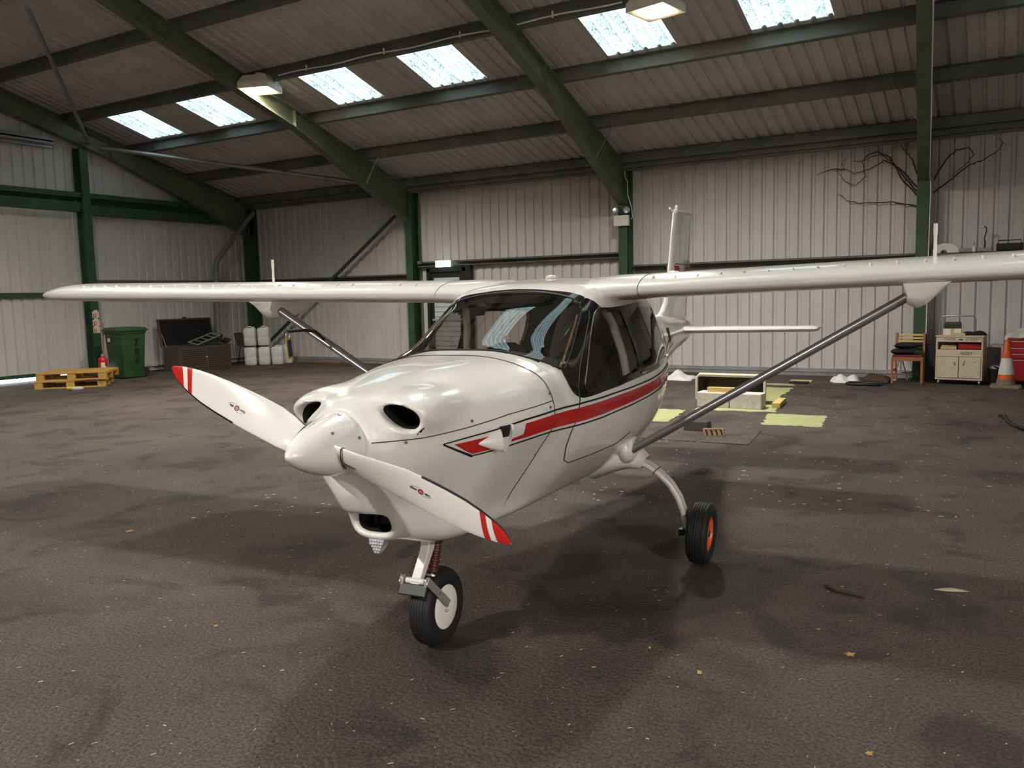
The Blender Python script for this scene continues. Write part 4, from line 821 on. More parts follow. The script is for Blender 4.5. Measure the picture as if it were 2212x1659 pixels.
tag(g.build('light_lenses', 'lens', ll, 60), None, kind='stuff')
# --- tail
def fin_sec(z, xl, xt, tk): u = [0, .02, .08, .2, .35, .55, .75, .95, 1]; tt = [0, .45, .8, 1, 1, .8, .5, .12, .03]; return [(xl+(xt-xl)*a, tk/2*b, z) for a, b in zip(u, tt)]+[(xl+(xt-xl)*a, -tk/2*b, z) for a, b in list(zip(u, tt))[::-1][1:-1]]
fin = MB().rings([fin_sec(z, xl, xt, tk) for z, xl, xt, tk in ((1.20,-3.45,-4.68,.06),(1.30,-3.62,-4.70,.07),(1.36,-3.80,-4.715,.075),(1.44,-3.935,-4.73,.075),(1.60,-4.02,-4.78,.072),(1.80,-4.105,-4.845,.068),(2.0,-4.17,-4.905,.064),(2.20,-4.245,-4.97,.058),(2.235,-4.27,-4.975,.045),(2.245,-4.33,-4.975,.02))]).build('fin', 'aircraft_white', AC, 45)
MB().tube([(-4.52, .036, 1.30), (-4.62, .034, 1.7), (-4.735, .030, 2.19)], .002, 5).build('rudder_seam', 'seam', fin, 0)
for s in (1, -1):
    def fp(name, x0, x1, z0, z1, m, sh=.035):
        f = lambda i, j: (x0+(x1-x0)*i-sh*j, s*(.039-.018*max(0, (-4.42-(x0+(x1-x0)*i))/.5)), z0+(z1-z0)*j); MB().grid(f, 4, 2, s < 0).build(name, m, fin, 0)
    fp('fin_stripe', -4.19, -4.34, 1.655, 1.745, 'aircraft_red', -.05); fp('fin_stripe', -4.55, -4.80, 1.655, 1.745, 'aircraft_red', 0); fp('fin_line', -4.13, -4.80, 1.757, 1.764, 'trim_black'); fp('fin_line', -4.22, -4.80, 1.636, 1.643, 'trim_black')
MB().lathe([(.018, 0), (.020, .012), (.014, .035), (.004, .045)], (-4.36, 0, 2.238), (0, 0, 1), 14, True).build('tail_beacon', 'beacon', AC, 50)
MB().tube([(-4.245, 0, 2.215), (-4.12, 0, 2.235)], [.006, .010], 8).build('pitot_mast', 'aircraft_white', AC, 50)
def tp_sec(y, xl, c, th): u = [0, .02, .08, .2, .4, .6, .8, 1]; tt = [0, .5, .85, 1, .95, .7, .4, .04]; return [(xl-c*a, y, 1.19+th/2*b) for a, b in zip(u, tt)]+[(xl-c*a, y, 1.19-th/2*b) for a, b in list(zip(u, tt))[::-1][1:-1]]
for s in (1, -1):
    MB().rings([tp_sec(s*y, xl, c, th) for y, xl, c, th in ((.0,-3.98,.62,.07),(.12,-3.98,.62,.07),(.2,-3.99,.58,.06),(.7,-4.02,.52,.055),(1.14,-4.05,.48,.05),(1.19,-4.06,.46,.045),(1.215,-4.08,.42,.03),(1.222,-4.12,.34,.012))]).build('tailplane', 'aircraft_white', AC, 45)
MB().rings([[(-3.60+dx, y, z) for y, z in ((-.03, .97), (.03, .97), (.025, 1.06), (-.025, 1.06))] for dx in (0, -.30)]).build('tail_skid', 'card', AC, 30, .01)
for k in range(3): MB().tube([tuple(hull(-3.05-.045*k, t)+hull_n(-3.05-.045*k, t)*.002) for t in np.linspace(.39, .50, 10)], .0022, 5).build('cooling_slot', 'trim_black', AC, 40)
MB().lathe([(.03, 0), (.034, .01), (.026, .022), (.0, .026)], (-1.42, 0, 1.607), (0, 0, 1), 18).build('antenna_puck', 'cone_white', AC, 50)
MB().lathe([(.05, 0), (.054, .008), (.03, .022), (.0, .025)], (-1.47, .70, 1.607), (0, 0, 1), 18).build('fuel_cap', 'aircraft_white', AC, 50)
# --- red warning tag hanging from the far strut on a black cord
rp = empty('warning_tag', (0, 0, 0)); rp.parent = None; rp.matrix_world = Matrix.Translation(AC.location) @ Matrix.Rotation(-1.47398764, 4, 'Z')
tag(rp, 'yellow and blue key tag hanging on a black cord from the far wing strut', 'tag')
MB().tube([(-1.222, -1.487, 1.27), (-1.15, -1.5, 1.325), (-1.043, -1.5, 1.338), (-.894, -1.5, 1.337)], .009, 8).build('cord', 'trim_black', rp, 40)
MB().tube([(-.893+.017*math.sin(a), -1.5, 1.312+.021*math.cos(a)) for a in np.linspace(0, 2*PI, 14)], .0025, 5).build('key_ring', 'alloy', rp, 40)
tg = MB().box((-.903, -1.5, 1.236), (.050, .006, .125), (0, .10, 0)).build('tag_body', 'tag_yellow', rp, 0, .002); MB().box((-.903, -1.5+.004, 1.236), (.030, .003, .10), (0, .10, 0)).box((-.903, -1.504, 1.236), (.030, .003, .10), (0, .10, 0)).build('tag_panel', 'tag_blue', tg, 0)
# ------------------------------------------------------------------ things along the walls
# wheelie bin with painted number
t = empty('wheelie_bin', (-15.78, 10.80, 0)); tag(t, 'green plastic wheelie bin with 704 painted on its side', 'bin')
q = lambda a, b, z, o=0: [(-a, -b+o, z), (-a*.9, -b-.012+o, z), (a*.9, -b-.012+o, z), (a, -b+o, z), (a+.012, -b*.85+o, z), (a+.012, b*.85+o, z), (a, b+o, z), (-a, b+o, z), (-a-.012, b*.85+o, z), (-a-.012, -b*.85+o, z)]
MB().rings([q(.225, .215, .02), q(.235, .225, .05), q(.28, .27, .92), q(.295, .29, .93), q(.295, .29, .975)], True, False).build('body', 'plastic_green', t, 30)
lid = MB().rings([q(.315, .31, .975), q(.318, .315, 1.0), q(.28, .28, 1.045), q(.18, .18, 1.06)], True, True).build('lid', 'plastic_green', t, 30)
MB().tube([(-.22, .36, 1.0), (.22, .36, 1.0)], .018, 8).box((-.2, .33, .99), (.03, .08, .03)).box((.2, .33, .99), (.03, .08, .03)).build('hinge_bar', 'plastic_green', lid, 30)
for sx in (-1, 1): MB().lathe([(.02, -.02), (.095, -.022), (.1, 0), (.095, .022), (.02, .02)], (sx*.20, .27, .10), (1, 0, 0), 20, True).build('wheel', 'rubber', t, 30)
for k, c in enumerate('704'): text('painted_number', c, .19, 'ink', t, basis((.2955-.0125*k, .05, .74-.195*k), (0, 1, 0), (.065, 0, 1)), .004, bold=.008)
MB().box((-.10, -.306, .80), (.085, .004, .075)).build('sticker', 'paper', t, 0)
# broom handle leaning on the column
t = empty('broom', (-16.02, 10.42, 0)); tag(t, 'wooden broom leaning against the green column beside the bin', 'broom')
MB().tube([(0, 0, .03), (-.17, .18, 1.17)], .014, 8).build('handle', 'broom_wood', t, 40); MB().box((0, 0, .05), (.26, .06, .06)).build('head', 'wood_old', t, 0, .008)
g = MB()
for k in range(14): g.beam((-.12+.018*k, 0, .03), (-.12+.019*k, .012, .0), .010, .04, (0, 1, 0))
tag(g.build('bristles', 'straw', t, 0), None, kind='stuff')
# fire extinguisher
t = empty('fire_extinguisher', (-15.72, 10.22, 0)); tag(t, 'red fire extinguisher standing behind the pallets', 'extinguisher')
MB().lathe([(.0, 0), (.075, .0), (.083, .012), (.083, .40), (.07, .455), (.03, .485), (.022, .50)], (0, 0, 0), (0, 0, 1), 24).build('cylinder', 'ext_red', t, 40)
MB().lathe([(.024, .49), (.024, .53), (.012, .54)], (0, 0, 0), (0, 0, 1), 12, True).build('valve', 'alloy', t, 30)
for k in (0, 1): MB().beam((.0, 0, .535+.022*k), (.10, -.04, .555+.055*k), .018, .006).build('lever', 'ext_red', t, 0, .002)
MB().tube([(0, 0, .515), (-.08, -.02, .50), (-.135, -.03, .42), (-.13, -.02, .26), (-.09, 0, .12), (-.085, .0, .08)], .011, 8).tube([(-.085, 0, .10), (-.084, 0, .0305)], [.012, .02], 8).build('hose', 'trim_black', t, 40)
MB().grid(lambda u, v: (.0835*math.cos(-1.0+.9*u), .0835*math.sin(-1.0+.9*u), .27+.10*v), 6, 2).build('label_band', 'sign_cream', t, 0); MB().grid(lambda u, v: (.0837*math.cos(-.1+.5*u), .0837*math.sin(-.1+.5*u), .18+.11*v), 6, 2).build('label_band', 'paper', t, 0)
# two pallets, one on the other
def pallet(name, label, loc, rz):
    t = empty(name, loc, rz); tag(t, label, 'pallet', 'pallets by the sliding door')
    for y in (-.45, 0, .45): MB().box((0, y, .011), (1.2, .10, .022)).build('bottom_board', 'wood_pallet', t, 0)
    for y in (-.45, 0, .45):
        for x in (-.53, 0, .53): MB().box((x, y, .061), (.14, .10, .078)).build('block', 'wood_pallet', t, 0)
    for x in (-.53, 0, .53): MB().box((x, 0, .111), (.14, 1.0, .022)).build('stringer', 'wood_pallet', t, 0)
    for k in range(7): MB().box((0, -.45+.15*k, .133), (1.2, .11, .022)).build('deck_board', 'wood_pallet', t, 0)
    return t
pallet('pallet', 'wooden pallet lying on the floor at the bottom of the pair', (-15.32, 9.38, 0), .83)
pallet('pallet', 'wooden pallet lying on top of the other pallet', (-15.27, 9.42, .1445), .76)
t = empty('drink_bottle', (-14.52, 8.82, .033), .5); tag(t, 'small clear bottle with a yellow cap lying by the pallets', 'bottle')
MB().lathe([(.0, 0), (.030, .004), (.033, .02), (.033, .13), (.026, .165), (.013, .19), (.013, .205)], (0, 0, 0), (1, 0, 0), 16).build('body', 'bottle', t, 40); MB().lathe([(.036, -.09), (.036, -.008), (.0, -.002)], (0, 0, 0), (1, 0, 0), 14, True).build('cap', 'tag_yellow', t, 30)
# fire point signs on the gable column
for k, (z, lab) in enumerate(((1.32, 'topmost of three small fire signs on the gable column'), (1.15, 'middle of three small fire signs on the gable column'), (1.00, 'lowest of three small fire signs on the gable column'))):
    t = empty('fire_sign', (-16.590, 10.71, z)); tag(t, lab, 'sign', 'fire signs on the gable column')
    MB().box((0, 0, 0), (.004, .15, .13)).build('plate', 'sign_cream', t, 0); MB().box((.003, -.03, -.012), (.003, .06, .085)).build('panel', 'sign_red', t, 0); MB().box((.003, .0, .082), (.003, .09, .03)).build('strip', 'paper', t, 0)
    MB().box((.0055, -.03, -.012), (.002, .022, .05)).box((.0055, -.03, .02), (.002, .04, .008)).build('pictogram', 'paper', t, 0)
    for j in range(3): MB().box((.003, .042, .03-.03*j), (.002, .035, .008)).build('lettering', 'sign_red', t, 0)
# storage box with open lid
t = empty('storage_box', (-16.13, 12.87, 0)); tag(t, 'taupe plastic outdoor storage box with its lid propped open', 'box')
W, D, Hh = 1.44, .56, .54
MB().bb((.25, -W/2, 0), (.28, W/2, Hh)).build('front_panel', 'plastic_taupe', t, 0, .004); MB().bb((-.28, -W/2, 0), (-.25, W/2, Hh)).build('back_panel', 'plastic_taupe', t, 0, .004)
for s in (-1, 1): MB().bb((-.25, s*W/2-.015, 0), (.25, s*W/2+.015, Hh)).build('side_panel', 'plastic_taupe', t, 0, .004)
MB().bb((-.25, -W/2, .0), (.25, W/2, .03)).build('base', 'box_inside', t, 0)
for s in (-1, 1):
    for k in range(10): MB().bb((.279, s*.36-.30, .05+k*.046), (.292, s*.36+.30, .05+k*.046+.030)).build('louvre', 'plastic_taupe', t, 0, .003)
MB().bb((.28, -.03, 0), (.294, .03, Hh)).build('centre_post', 'plastic_taupe', t, 0); MB().bb((.29, -.02, .27), (.30, .02, .30)).build('latch', 'paper', t, 0)
ld = MB().add([(-.30, -W/2-.02, Hh), (-.30, W/2+.02, Hh), (-.40, W/2+.02, 1.17), (-.40, -W/2-.02, 1.17), (-.34, -W/2-.02, Hh), (-.34, W/2+.02, Hh), (-.44, W/2+.02, 1.17), (-.44, -W/2-.02, 1.17)], [(0,1,2,3),(4,7,6,5),(0,4,5,1),(2,6,7,3),(1,5,6,2),(0,3,7,4)]).build('lid', 'plastic_taupe', t, 0, .006)
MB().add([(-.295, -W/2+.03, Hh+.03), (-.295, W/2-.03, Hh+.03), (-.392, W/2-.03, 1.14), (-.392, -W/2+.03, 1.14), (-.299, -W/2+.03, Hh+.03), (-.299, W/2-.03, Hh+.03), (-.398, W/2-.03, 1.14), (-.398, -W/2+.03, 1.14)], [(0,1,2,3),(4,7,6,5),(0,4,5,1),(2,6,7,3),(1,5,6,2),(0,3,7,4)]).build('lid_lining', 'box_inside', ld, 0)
MB().tube([(-.20, -W/2+.03, Hh), (-.33, -W/2+.03, .82)], .008, 6).build('lid_stay', 'alloy', ld, 40); MB().box((-.41, .0, 1.185), (.03, .09, .03)).build('lid_catch', 'plastic_dark', ld, 0, .004); MB().lathe([(.012, 0), (.010, .01)], (-.345, .33, .86), (1, 0, .15), 10, True).build('lid_button', 'alloy', ld, 30)
def rack(g, n, L, wd):
    g.beam((0, -wd/2, 0), (0, wd/2, 0), .05, .02); g.beam((L, -wd/2, 0), (L, wd/2, 0), .05, .02); g.beam((0, -wd/2, 0), (L, -wd/2, 0), .03, .03); g.beam((0, wd/2, 0), (L, wd/2, 0), .03, .03)
    for k in range(1, n): g.beam((L*k/n, -wd/2, 0), (L*k/n, wd/2, 0), .03, .02)
o = MB(); rack(o, 4, .62, .34); o = o.build('plastic_tray', 'plastic_grey', None, 0, .006); o.location = (-15.98, 12.62, .60); o.rotation_euler = (.15, -.30, 1.45); tag(o, 'grey plastic slatted tray leaning out of the storage box', 'tray')
o = MB().rings([[(0, 0, 0), (.40, 0, .02), (.46, .02, .20), (.34, .04, .24), (.06, .02, .05)], [(0, .05, .01), (.40, .06, .03), (.46, .07, .20), (.34, .08, .23), (.06, .06, .06)]]).build('plastic_shell', 'plastic_dark', None, 0, .006); o.location = (-16.05, 13.02, .56); o.rotation_euler = (0, 0, 1.3); tag(o, 'dark curved plastic cover poking out of the storage box', 'cover')
o = MB().ball((0, 0, 0), (.13, .07, .05), 12, 8).box((.03, .03, .04), (.16, .10, .03), (.2, .3, .4)).build('plastic_offcuts', 'plastic_dark', None, 40); o.location = (-15.93, 13.50, .605); tag(o, 'black crumpled plastic heaped at the right end of the storage box', 'plastic')
# brown stacking chair in the corner
t = empty('stacking_chair', (-16.15, 14.42, 0), .35); tag(t, 'brown plastic stacking chair between the storage box and the jerrycans', 'chair')
MB().sheet(lambda u, v: (.20-.40*u, -.21+.42*v, .43-.02*math.sin(u*PI)+.02*(2*v-1)**2), 6, 8, .010).build('seat', 'chair_brown', t, 50)
MB().sheet(lambda u, v: (-.19-.10*u-.02*(1-(2*v-1)**2), -.21+.42*v, .44+.32*u), 6, 8, .004).sheet(lambda u, v: (-.198-.10*u-.02*(1-(2*v-1)**2), -.21+.42*v, .44+.32*u), 6, 8, .004).build('backrest', 'chair_brown', t, 50)
for sx, sy in ((1, 1), (1, -1), (-1, 1), (-1, -1)): MB().tube([(sx*.14, sy*.17, .42), (sx*.22, sy*.21, .0)], .011, 8).build('leg', 'trim_black', t, 40)
# white jerrycans
def jerry(loc, rz, label, k=1.0):
    t = empty('jerrycan', loc, rz); tag(t, label, 'jerrycan', 'white jerrycans in the corner')
    r = lambda a, b, z: [(-a, -b*.72, z), (-a*.72, -b, z), (a*.72, -b, z), (a, -b*.72, z), (a, b*.72, z), (a*.72, b, z), (-a*.72, b, z), (-a, b*.72, z)]
    a, b = .135, .125
    MB().rings([r(a*.9, b*.9, 0), r(a, b, .02), r(a, b, .17), r(a*.96, b*.96, .19), r(a, b, .21), r(a, b, .38), r(a*.88, b*.88, .42), r(a*.5, b*.5, .432)]).build('body', 'white_plastic', t, 40)
    MB().tube([(-.06, 0, .425), (-.05, 0, .455), (.03, 0, .455), (.05, 0, .43)], .012, 8).build('handle', 'white_plastic', t, 40); MB().lathe([(.026, .428), (.026, .452)], (.085, 0, 0), (0, 0, 1), 14, True).build('cap', 'white_plastic', t, 30)
    return t
jerry((-15.67, 14.03, 0), .6, 'white jerrycan on the floor at the left end, under another')
jerry((-15.46, 14.27, 0), .6, 'white jerrycan on the floor, second from the left')
jerry((-15.20, 14.44, 0), .6, 'white jerrycan standing on the floor in front at the right')
jerry((-15.26, 14.80, 0), .6, 'white jerrycan on the floor at the far right, behind its neighbour')
jerry((-15.67, 14.03, .466), .6, 'left one of the two white jerrycans stacked on top')
jerry((-15.46, 14.27, .466), .6, 'right one of the two white jerrycans stacked on top')
o = MB().box((0, 0, .02), (1.5, .10, .03)).box((0, .12, .015), (1.4, .10, .03)).build('timber_offcut', 'wood_old', None, 0); o.location = (-14.4, 14.95, 0); tag(o, 'old flat boards lying at the foot of the back wall by the jerrycans', 'boards')
# exit sign and twin emergency light
t = empty('exit_sign', (-10.68, 15.075, 2.245)); tag(t, 'lit green and white exit sign above the fire door', 'sign')
MB().box((0, 0, 0), (.38, .05, .14)).build('case', 'exit_white', t, 0, .01); MB().box((-.02, -.028, 0), (.22, .006, .10)).build('panel', 'exit_face', t, 0)
MB().box((-.085, -.032, .0), (.035, .004, .065)).box((.04, -.032, .0), (.055, .004, .012)).ball((.0, -.032, .03), (.011, .003, .011), 10, 6).box((-.002, -.032, -.005), (.018, .004, .05), (0, .35, 0)).build('pictogram', 'exit_white', t, 0)
t = empty('emergency_light', (-6.365, 14.862, 2.90)); tag(t, 'white twin-spot emergency light box on the middle green column', 'emergency light')
MB().box((0, 0, -.02), (.30, .075, .20)).build('case', 'white_plastic', t, 0, .008)
for s in (-1, 1):
    MB().lathe([(.030, -.05), (.062, -.02), (.066, .02), (.060, .024)], (s*.11, -.01, .17), (s*.15, -1, .1), 20, True).build('spot', 'plastic_grey', t, 40); MB().lathe([(.056, .025), (.0, .027)], (s*.11, -.01, .17), (s*.15, -1, .1), 20).build('spot_lens', 'lens', t, 40)
MB().tube([(-.06, 0, .08), (-.055, 0, .115), (.055, 0, .115), (.06, 0, .08)], .006, 6).build('bracket', 'trim_black', t, 40)
tag(MB().tube([(-6.30, 14.88, 3.80), (-6.29, 14.87, 3.68), (-6.24, 14.87, 3.60), (-6.235, 14.87, 3.35), (-6.17, 14.90, 3.10), (-6.165, 14.92, 2.94), (-6.19, 14.92, 2.90)], .008, 6).build('cable', 'cable_white', None, 40), 'thin white cable hanging down the middle column to the emergency light', 'cable')
tag(MB().tube([(-1.128, 14.885, 0.75), (-1.128, 14.885, 1.8), (-1.122, 14.885, 3.02), (-1.128, 14.88, 3.15), (-1.13, 14.80, 3.22), (-1.02, 13.3, 3.72), (-.90, 11.6, 4.50), (-.745, 9.5, 5.10)], .009, 6).build('cable', 'cable_white', None, 40), 'white cable running down the right-hand rafter and column', 'cable')
# oddments standing on the rail above the right wing
t = empty('saw_guard', (-.90, 15.06, 2.032)); tag(t, 'pale half-round saw guard standing on the wall rail', 'saw guard')
P = [(.20*math.cos(a), .155*math.sin(a)) for a in np.linspace(0, PI, 20)]+[(.045*math.cos(a)-.02, .05*math.sin(a)) for a in np.linspace(PI, 0, 10)]
MB().prism(P, 'y', -.02, .02).build('guard', 'white_plastic', t, 30, .004)
t = empty('junction_box', (-.615, 15.03, 2.032)); tag(t, 'small grey metal box lying on the wall rail beside the saw guard', 'box'); MB().box((0, 0, .03), (.16, .07, .06)).build('case', 'galv', t, 0, .006); MB().box((0, -.037, .03), (.05, .006, .02)).build('plate', 'plastic_grey', t, 0)
t = empty('spray_bottle', (-.50, 15.03, 2.032)); tag(t, 'little pale bottle standing on the wall rail', 'bottle'); MB().lathe([(.028, 0), (.03, .06), (.012, .085), (.012, .10)], (0, 0, 0), (0, 0, 1), 14, True).build('body', 'white_plastic', t, 40); MB().lathe([(.009, .10), (.007, .15)], (0, 0, 0), (0, 0, 1), 10, True).build('nozzle', 'plastic_grey', t, 30)
t = empty('gooseneck_lamp', (-.36, 15.03, 2.032)); tag(t, 'black gooseneck lamp standing on the wall rail', 'lamp'); MB().box((0, 0, .028), (.19, .07, .056)).build('base', 'galv', t, 0, .006)
MB().tube([(-.0, 0, .056), (.01, 0, .13), (-.005, 0, .20), (.015, 0, .28), (.025, 0, .34), (.01, 0, .375), (-.02, 0, .38)], [.014, .012, .009, .009, .009, .009, .009], 8).build('neck', 'trim_black', t, 40); MB().lathe([(.012, 0), (.02, .03), (.02, .045)], (-.015, 0, .38), (-1, 0, -.1), 12, True).build('head', 'white_plastic', t, 40)
t = empty('radio', (-.02, 15.04, 2.032)); tag(t, 'black portable radio with a carrying handle on the wall rail', 'radio'); MB().box((0, 0, .055), (.36, .09, .11)).build('case', 'radio', t, 0, .012); MB().tube([(-.15, 0, .10), (-.15, 0, .155), (.15, 0, .155), (.15, 0, .10)], .009, 6).build('handle', 'radio', t, 0)
for s in (-1, 1): MB().lathe([(.04, 0), (.036, .006)], (s*.11, -.046, .055), (0, -1, 0), 18, True).build('speaker', 'trim_black', t, 30)
# dead creeper over the cladding
g = MB(); Z = lambda x, z: (x, 15.19, z)
for P in ([(-1.33,3.02),(-1.5,3.25),(-1.72,3.55),(-1.9,3.68),(-2.05,3.66),(-2.2,3.60),(-2.32,3.62)], [(-1.33,3.10),(-1.62,3.45),(-1.85,3.58),(-2.0,3.50),(-2.12,3.45),(-2.3,3.42),(-2.45,3.50),(-2.5,3.62),(-2.42,3.70)], [(-1.35,2.98),(-1.6,3.3),(-1.75,3.62),(-1.95,3.74),(-2.1,3.70),(-2.18,3.60),(-2.12,3.35),(-2.28,3.22),(-2.45,3.30),(-2.58,3.5)], [(-1.33,2.82),(-1.7,2.90),(-2.2,2.92),(-2.4,2.98),(-2.56,3.12)], [(-1.10,3.0),(-.85,3.2),(-.6,3.40),(-.4,3.45),(-.22,3.58),(-.16,3.68),(-.22,3.74)], [(-1.1,3.2),(-.95,3.5),(-.8,3.64),(-.62,3.66),(-.55,3.55),(-.66,3.40),(-.85,3.25)], [(-1.34,3.3),(-1.42,3.55),(-1.55,3.72),(-1.6,3.8)], [(-2.45,3.5),(-2.7,3.52),(-2.9,3.45)]):
    Q = []
    for a, b in zip(P, P[1:]):
        for k in range(4): u = k/4; Q.append(Z(a[0]+(b[0]-a[0])*u+random.uniform(-.008, .008), a[1]+(b[1]-a[1])*u+random.uniform(-.010, .010)))
    Q.append(Z(*P[-1])); n = len(Q); g.tube(Q, [.011-.008*i/n for i in range(n)], 5)
    for k in range(0, n, 3):
        a = Vector(Q[k]); d = Vector((random.uniform(-.06, .06), 0, random.uniform(-.07, .05))); g.tube([a, a+d*.5+Vector((.01, 0, 0)), a+d], [.003, .0025, .0015], 4)
tag(g.build('dead_creeper', 'ivy_stem', None, 40), 'bare brown creeper stems spreading over the wall around the right column', 'creeper')
# wooden chair with two dark cushions
t = empty('wooden_chair', (-1.34, 14.52, 0)); tag(t, 'pine slat-back chair with a maroon seat under the right column', 'chair')
for sx in (-1, 1):
    MB().box((sx*.21, -.21, .21), (.035, .035, .42)).build('leg', 'wood_chair', t, 0, .004); MB().rings([[(sx*.20+a*.017, .20+dy+b*.017, z) for a, b in ((-1, -1), (1, -1), (1, 1), (-1, 1))] for dy, z in ((0, 0), (0, .42), (.07, .78))]).build('back_post', 'wood_chair', t, 0, .004)
MB().box((0, -.215, .39), (.40, .022, .06)).build('front_rail', 'wood_chair', t, 0, .003)
for sx in (-1, 1): MB().box((sx*.205, 0, .39), (.022, .40, .06)).build('side_rail', 'wood_chair', t, 0, .003); MB().box((sx*.205, 0, .20), (.018, .40, .025)).build('stretcher', 'wood_chair', t, 0, .003)
MB().box((0, -.01, .435), (.43, .42, .03)).build('seat_pad', 'cloth_maroon', t, 0, .012)
for k in range(3): MB().box((0, .246+.014*k, .64+.05*k), (.42, .014, .032), (-.18, 0, 0)).build('back_slat', 'wood_timber', t, 0, .004)
def cushion(loc, dx, dy, dz, rz, label):
    o = MB().grid(lambda u, v: (dx/2*(2*u-1), dy/2*(2*v-1), dz*(.5+.5*(max(0, 1-abs(2*u-1)**4)*max(0, 1-abs(2*v-1)**4))**.5)), 12, 12).grid(lambda u, v: (dx/2*(2*u-1), dy/2*(2*v-1), dz*(.5-.5*(max(0, 1-abs(2*u-1)**4)*max(0, 1-abs(2*v-1)**4))**.5)), 12, 12, True).build('cushion', 'cloth_navy', None, 60); o.location = loc; o.rotation_euler = (0, 0, rz); tag(o, label, 'cushion', 'cushions on the wooden chair')
cushion((-1.42, 14.50, .452), .36, .34, .085, .1, 'navy cushion resting directly on the chair seat')
cushion((-1.37, 14.54, .538), .32, .30, .10, -.15, 'black cushion lying on top of the navy one')
o = MB().bb((-.07, -.02, 0), (.07, .02, .60)).build('board_offcut', 'trim_black', None, 0); o.location = (-1.06, 14.80, 0); o.rotation_euler = (-.06, 0, 0); tag(o, 'black board propped behind the wooden chair', 'board')
t = empty('folding_trestle', (-1.50, 14.93, 0)); tag(t, 'thin grey folding frame behind the wooden chair', 'frame')
for a, b in (((-.10, -.05, 0), (.05, .05, .55)), ((.12, -.05, 0), (-.03, .05, .55)), ((-.16, -.04, .12), (.2, -.04, .12))): MB().tube([a, b], .010, 6).build('tube', 'galv', t, 40)
# painted trolley cabinet
t = empty('trolley_cabinet', (-.61, 14.62, 0), -.11); tag(t, 'cream painted metal trolley cabinet with two doors and scrawled lettering', 'trolley')
w, d, h = .31, .20, .73
for sx in (-1, 1): MB().bb((sx*w-.012, -d, .07), (sx*w+.012, d, h)).build('side_panel', 'paint_cream', t, 0, .003)
MB().bb((-w, d-.012, .07), (w, d, h)).build('back_panel', 'paint_cream', t, 0); MB().bb((-w-.02, -d-.015, h), (w+.02, d, h+.022)).build('top', 'paint_cream', t, 0, .004)
MB().bb((-w, -d, .07), (w, d, .10)).build('base', 'paint_cream', t, 0, .003); MB().bb((-w, -d, .52), (w, d-.012, .535)).build('shelf', 'paint_cream', t, 0)
MB().bb((-w, -d-.006, .655), (w, -d+.01, h)).build('top_fascia', 'paint_cream', t, 0, .002); MB().bb((-w, -d-.006, .43), (w, -d+.01, .535)).build('drawer_front', 'paint_cream', t, 0, .003)
for s in (-1, 1):
    dr = MB().bb((min(0, s*w*.97)+.004, -d-.012, .105), (max(0, s*w*.97)-.004, -d+.002, .425)).build('door', 'paint_cream', t, 0, .004)
    MB().tube([(s*.06, -d-.012, .36), (s*.06, -d-.030, .35), (s*.06, -d-.030, .32), (s*.06, -d-.014, .31)], .008, 8).build('handle', 'alloy', dr, 40); MB().box((s*.06, -d-.014, .345), (.03, .006, .05)).build('handle_plate', 'alloy', dr, 0, .003)
    for k in range(5): MB().lathe([(random.uniform(.003, .008), 0), (.002, .0012)], (s*random.uniform(.05, .28), -d-.0125, random.uniform(.12, .40)), (0, -1, 0), 7, True).build('rust_spot', 'rust', dr, 0)
for sx in (-1, 1):
    for sy in (-1, 1): MB().lathe([(.012, -.012), (.033, -.012), (.033, .012), (.012, .012)], (sx*.28, sy*.16, .033), (1, 0, 0), 14, True).box((sx*.28, sy*.16, .058), (.02, .03, .03)).build('castor', 'galv', t, 30)
MB().tube([(-w-.02, .12, .10), (-w-.02, .12, .98), (-w+.03, .12, 1.04), (w*.55-.03, .12, 1.04), (w*.55, .12, .98), (w*.55, .12, .75)], .010, 8).build('push_handle', 'galv', t, 40)
text('scrawl', 'G SAZZI', .042, 'ink', t, basis((-.13, -d-.0075, .693), (1, 0, 0), (0, 0, 1)), .0005); text('scrawl', 'C SAZZY', .046, 'ink', t, basis((.18, -d-.0075, .695), (1, 0, 0), (0, 0, 1)), .0005); text('scrawl', 'SAZZY', .056, 'ink', t, basis((.10, -d-.0075, .483), (1, 0, 0), (0, 0, 1)), .0005); MB().box((.02, -d-.008, .692), (.06, .002, .016)).build('name_plate', 'trim_black', t, 0)
def onc(x, y, z): M = Matrix.Rotation(-.11, 3, 'Z') @ Vector((x, y, z)); return (-.61+M.x, 14.62+M.y, z)
o = MB().box((0, 0, .04), (.32, .20, .08)).box((.02, 0, .095), (.2, .14, .012), (0, .02, .1)).build('red_pouch', 'red_paint', None, 0, .012); o.location = onc(.13, -.05, .546); tag(o, 'red pouch lying on the open trolley shelf', 'pouch')
o = MB().box((0, 0, .02), (.22, .2, .04)).box((-.01, .0, .052), (.20, .18, .02), (0, 0, .2)).build('tan_folders', 'card', None, 0, .003); o.location = onc(-.165, -.06, .540); tag(o, 'tan folders stacked on the left of the open trolley shelf', 'folders')
t = empty('parts_box', onc(-.13, .0, .753)); tag(t, 'white carton with an olive green lid box on top of the trolley', 'carton'); MB().box((0, 0, .05), (.25, .16, .10)).build('carton', 'paper', t, 0, .003); MB().box((0, -.082, .05), (.05, .004, .10)).build('tape', 'card', t, 0); MB().rings([[(-.12*k, -.08*k, z), (.12*k, -.08*k, z), (.12*k, .08*k, z), (-.12*k, .08*k, z)] for k, z in ((1, .10), (1, .17), (.92, .20))]).build('lid_box', 'olive', t, 0, .01)
o = MB().box((0, 0, .016), (.20, .11, .032)).build('card_box', 'card', None, 0, .002); o.location = onc(-.03, -.13, .753); tag(o, 'flat yellowish card box at the front of the trolley top', 'box')
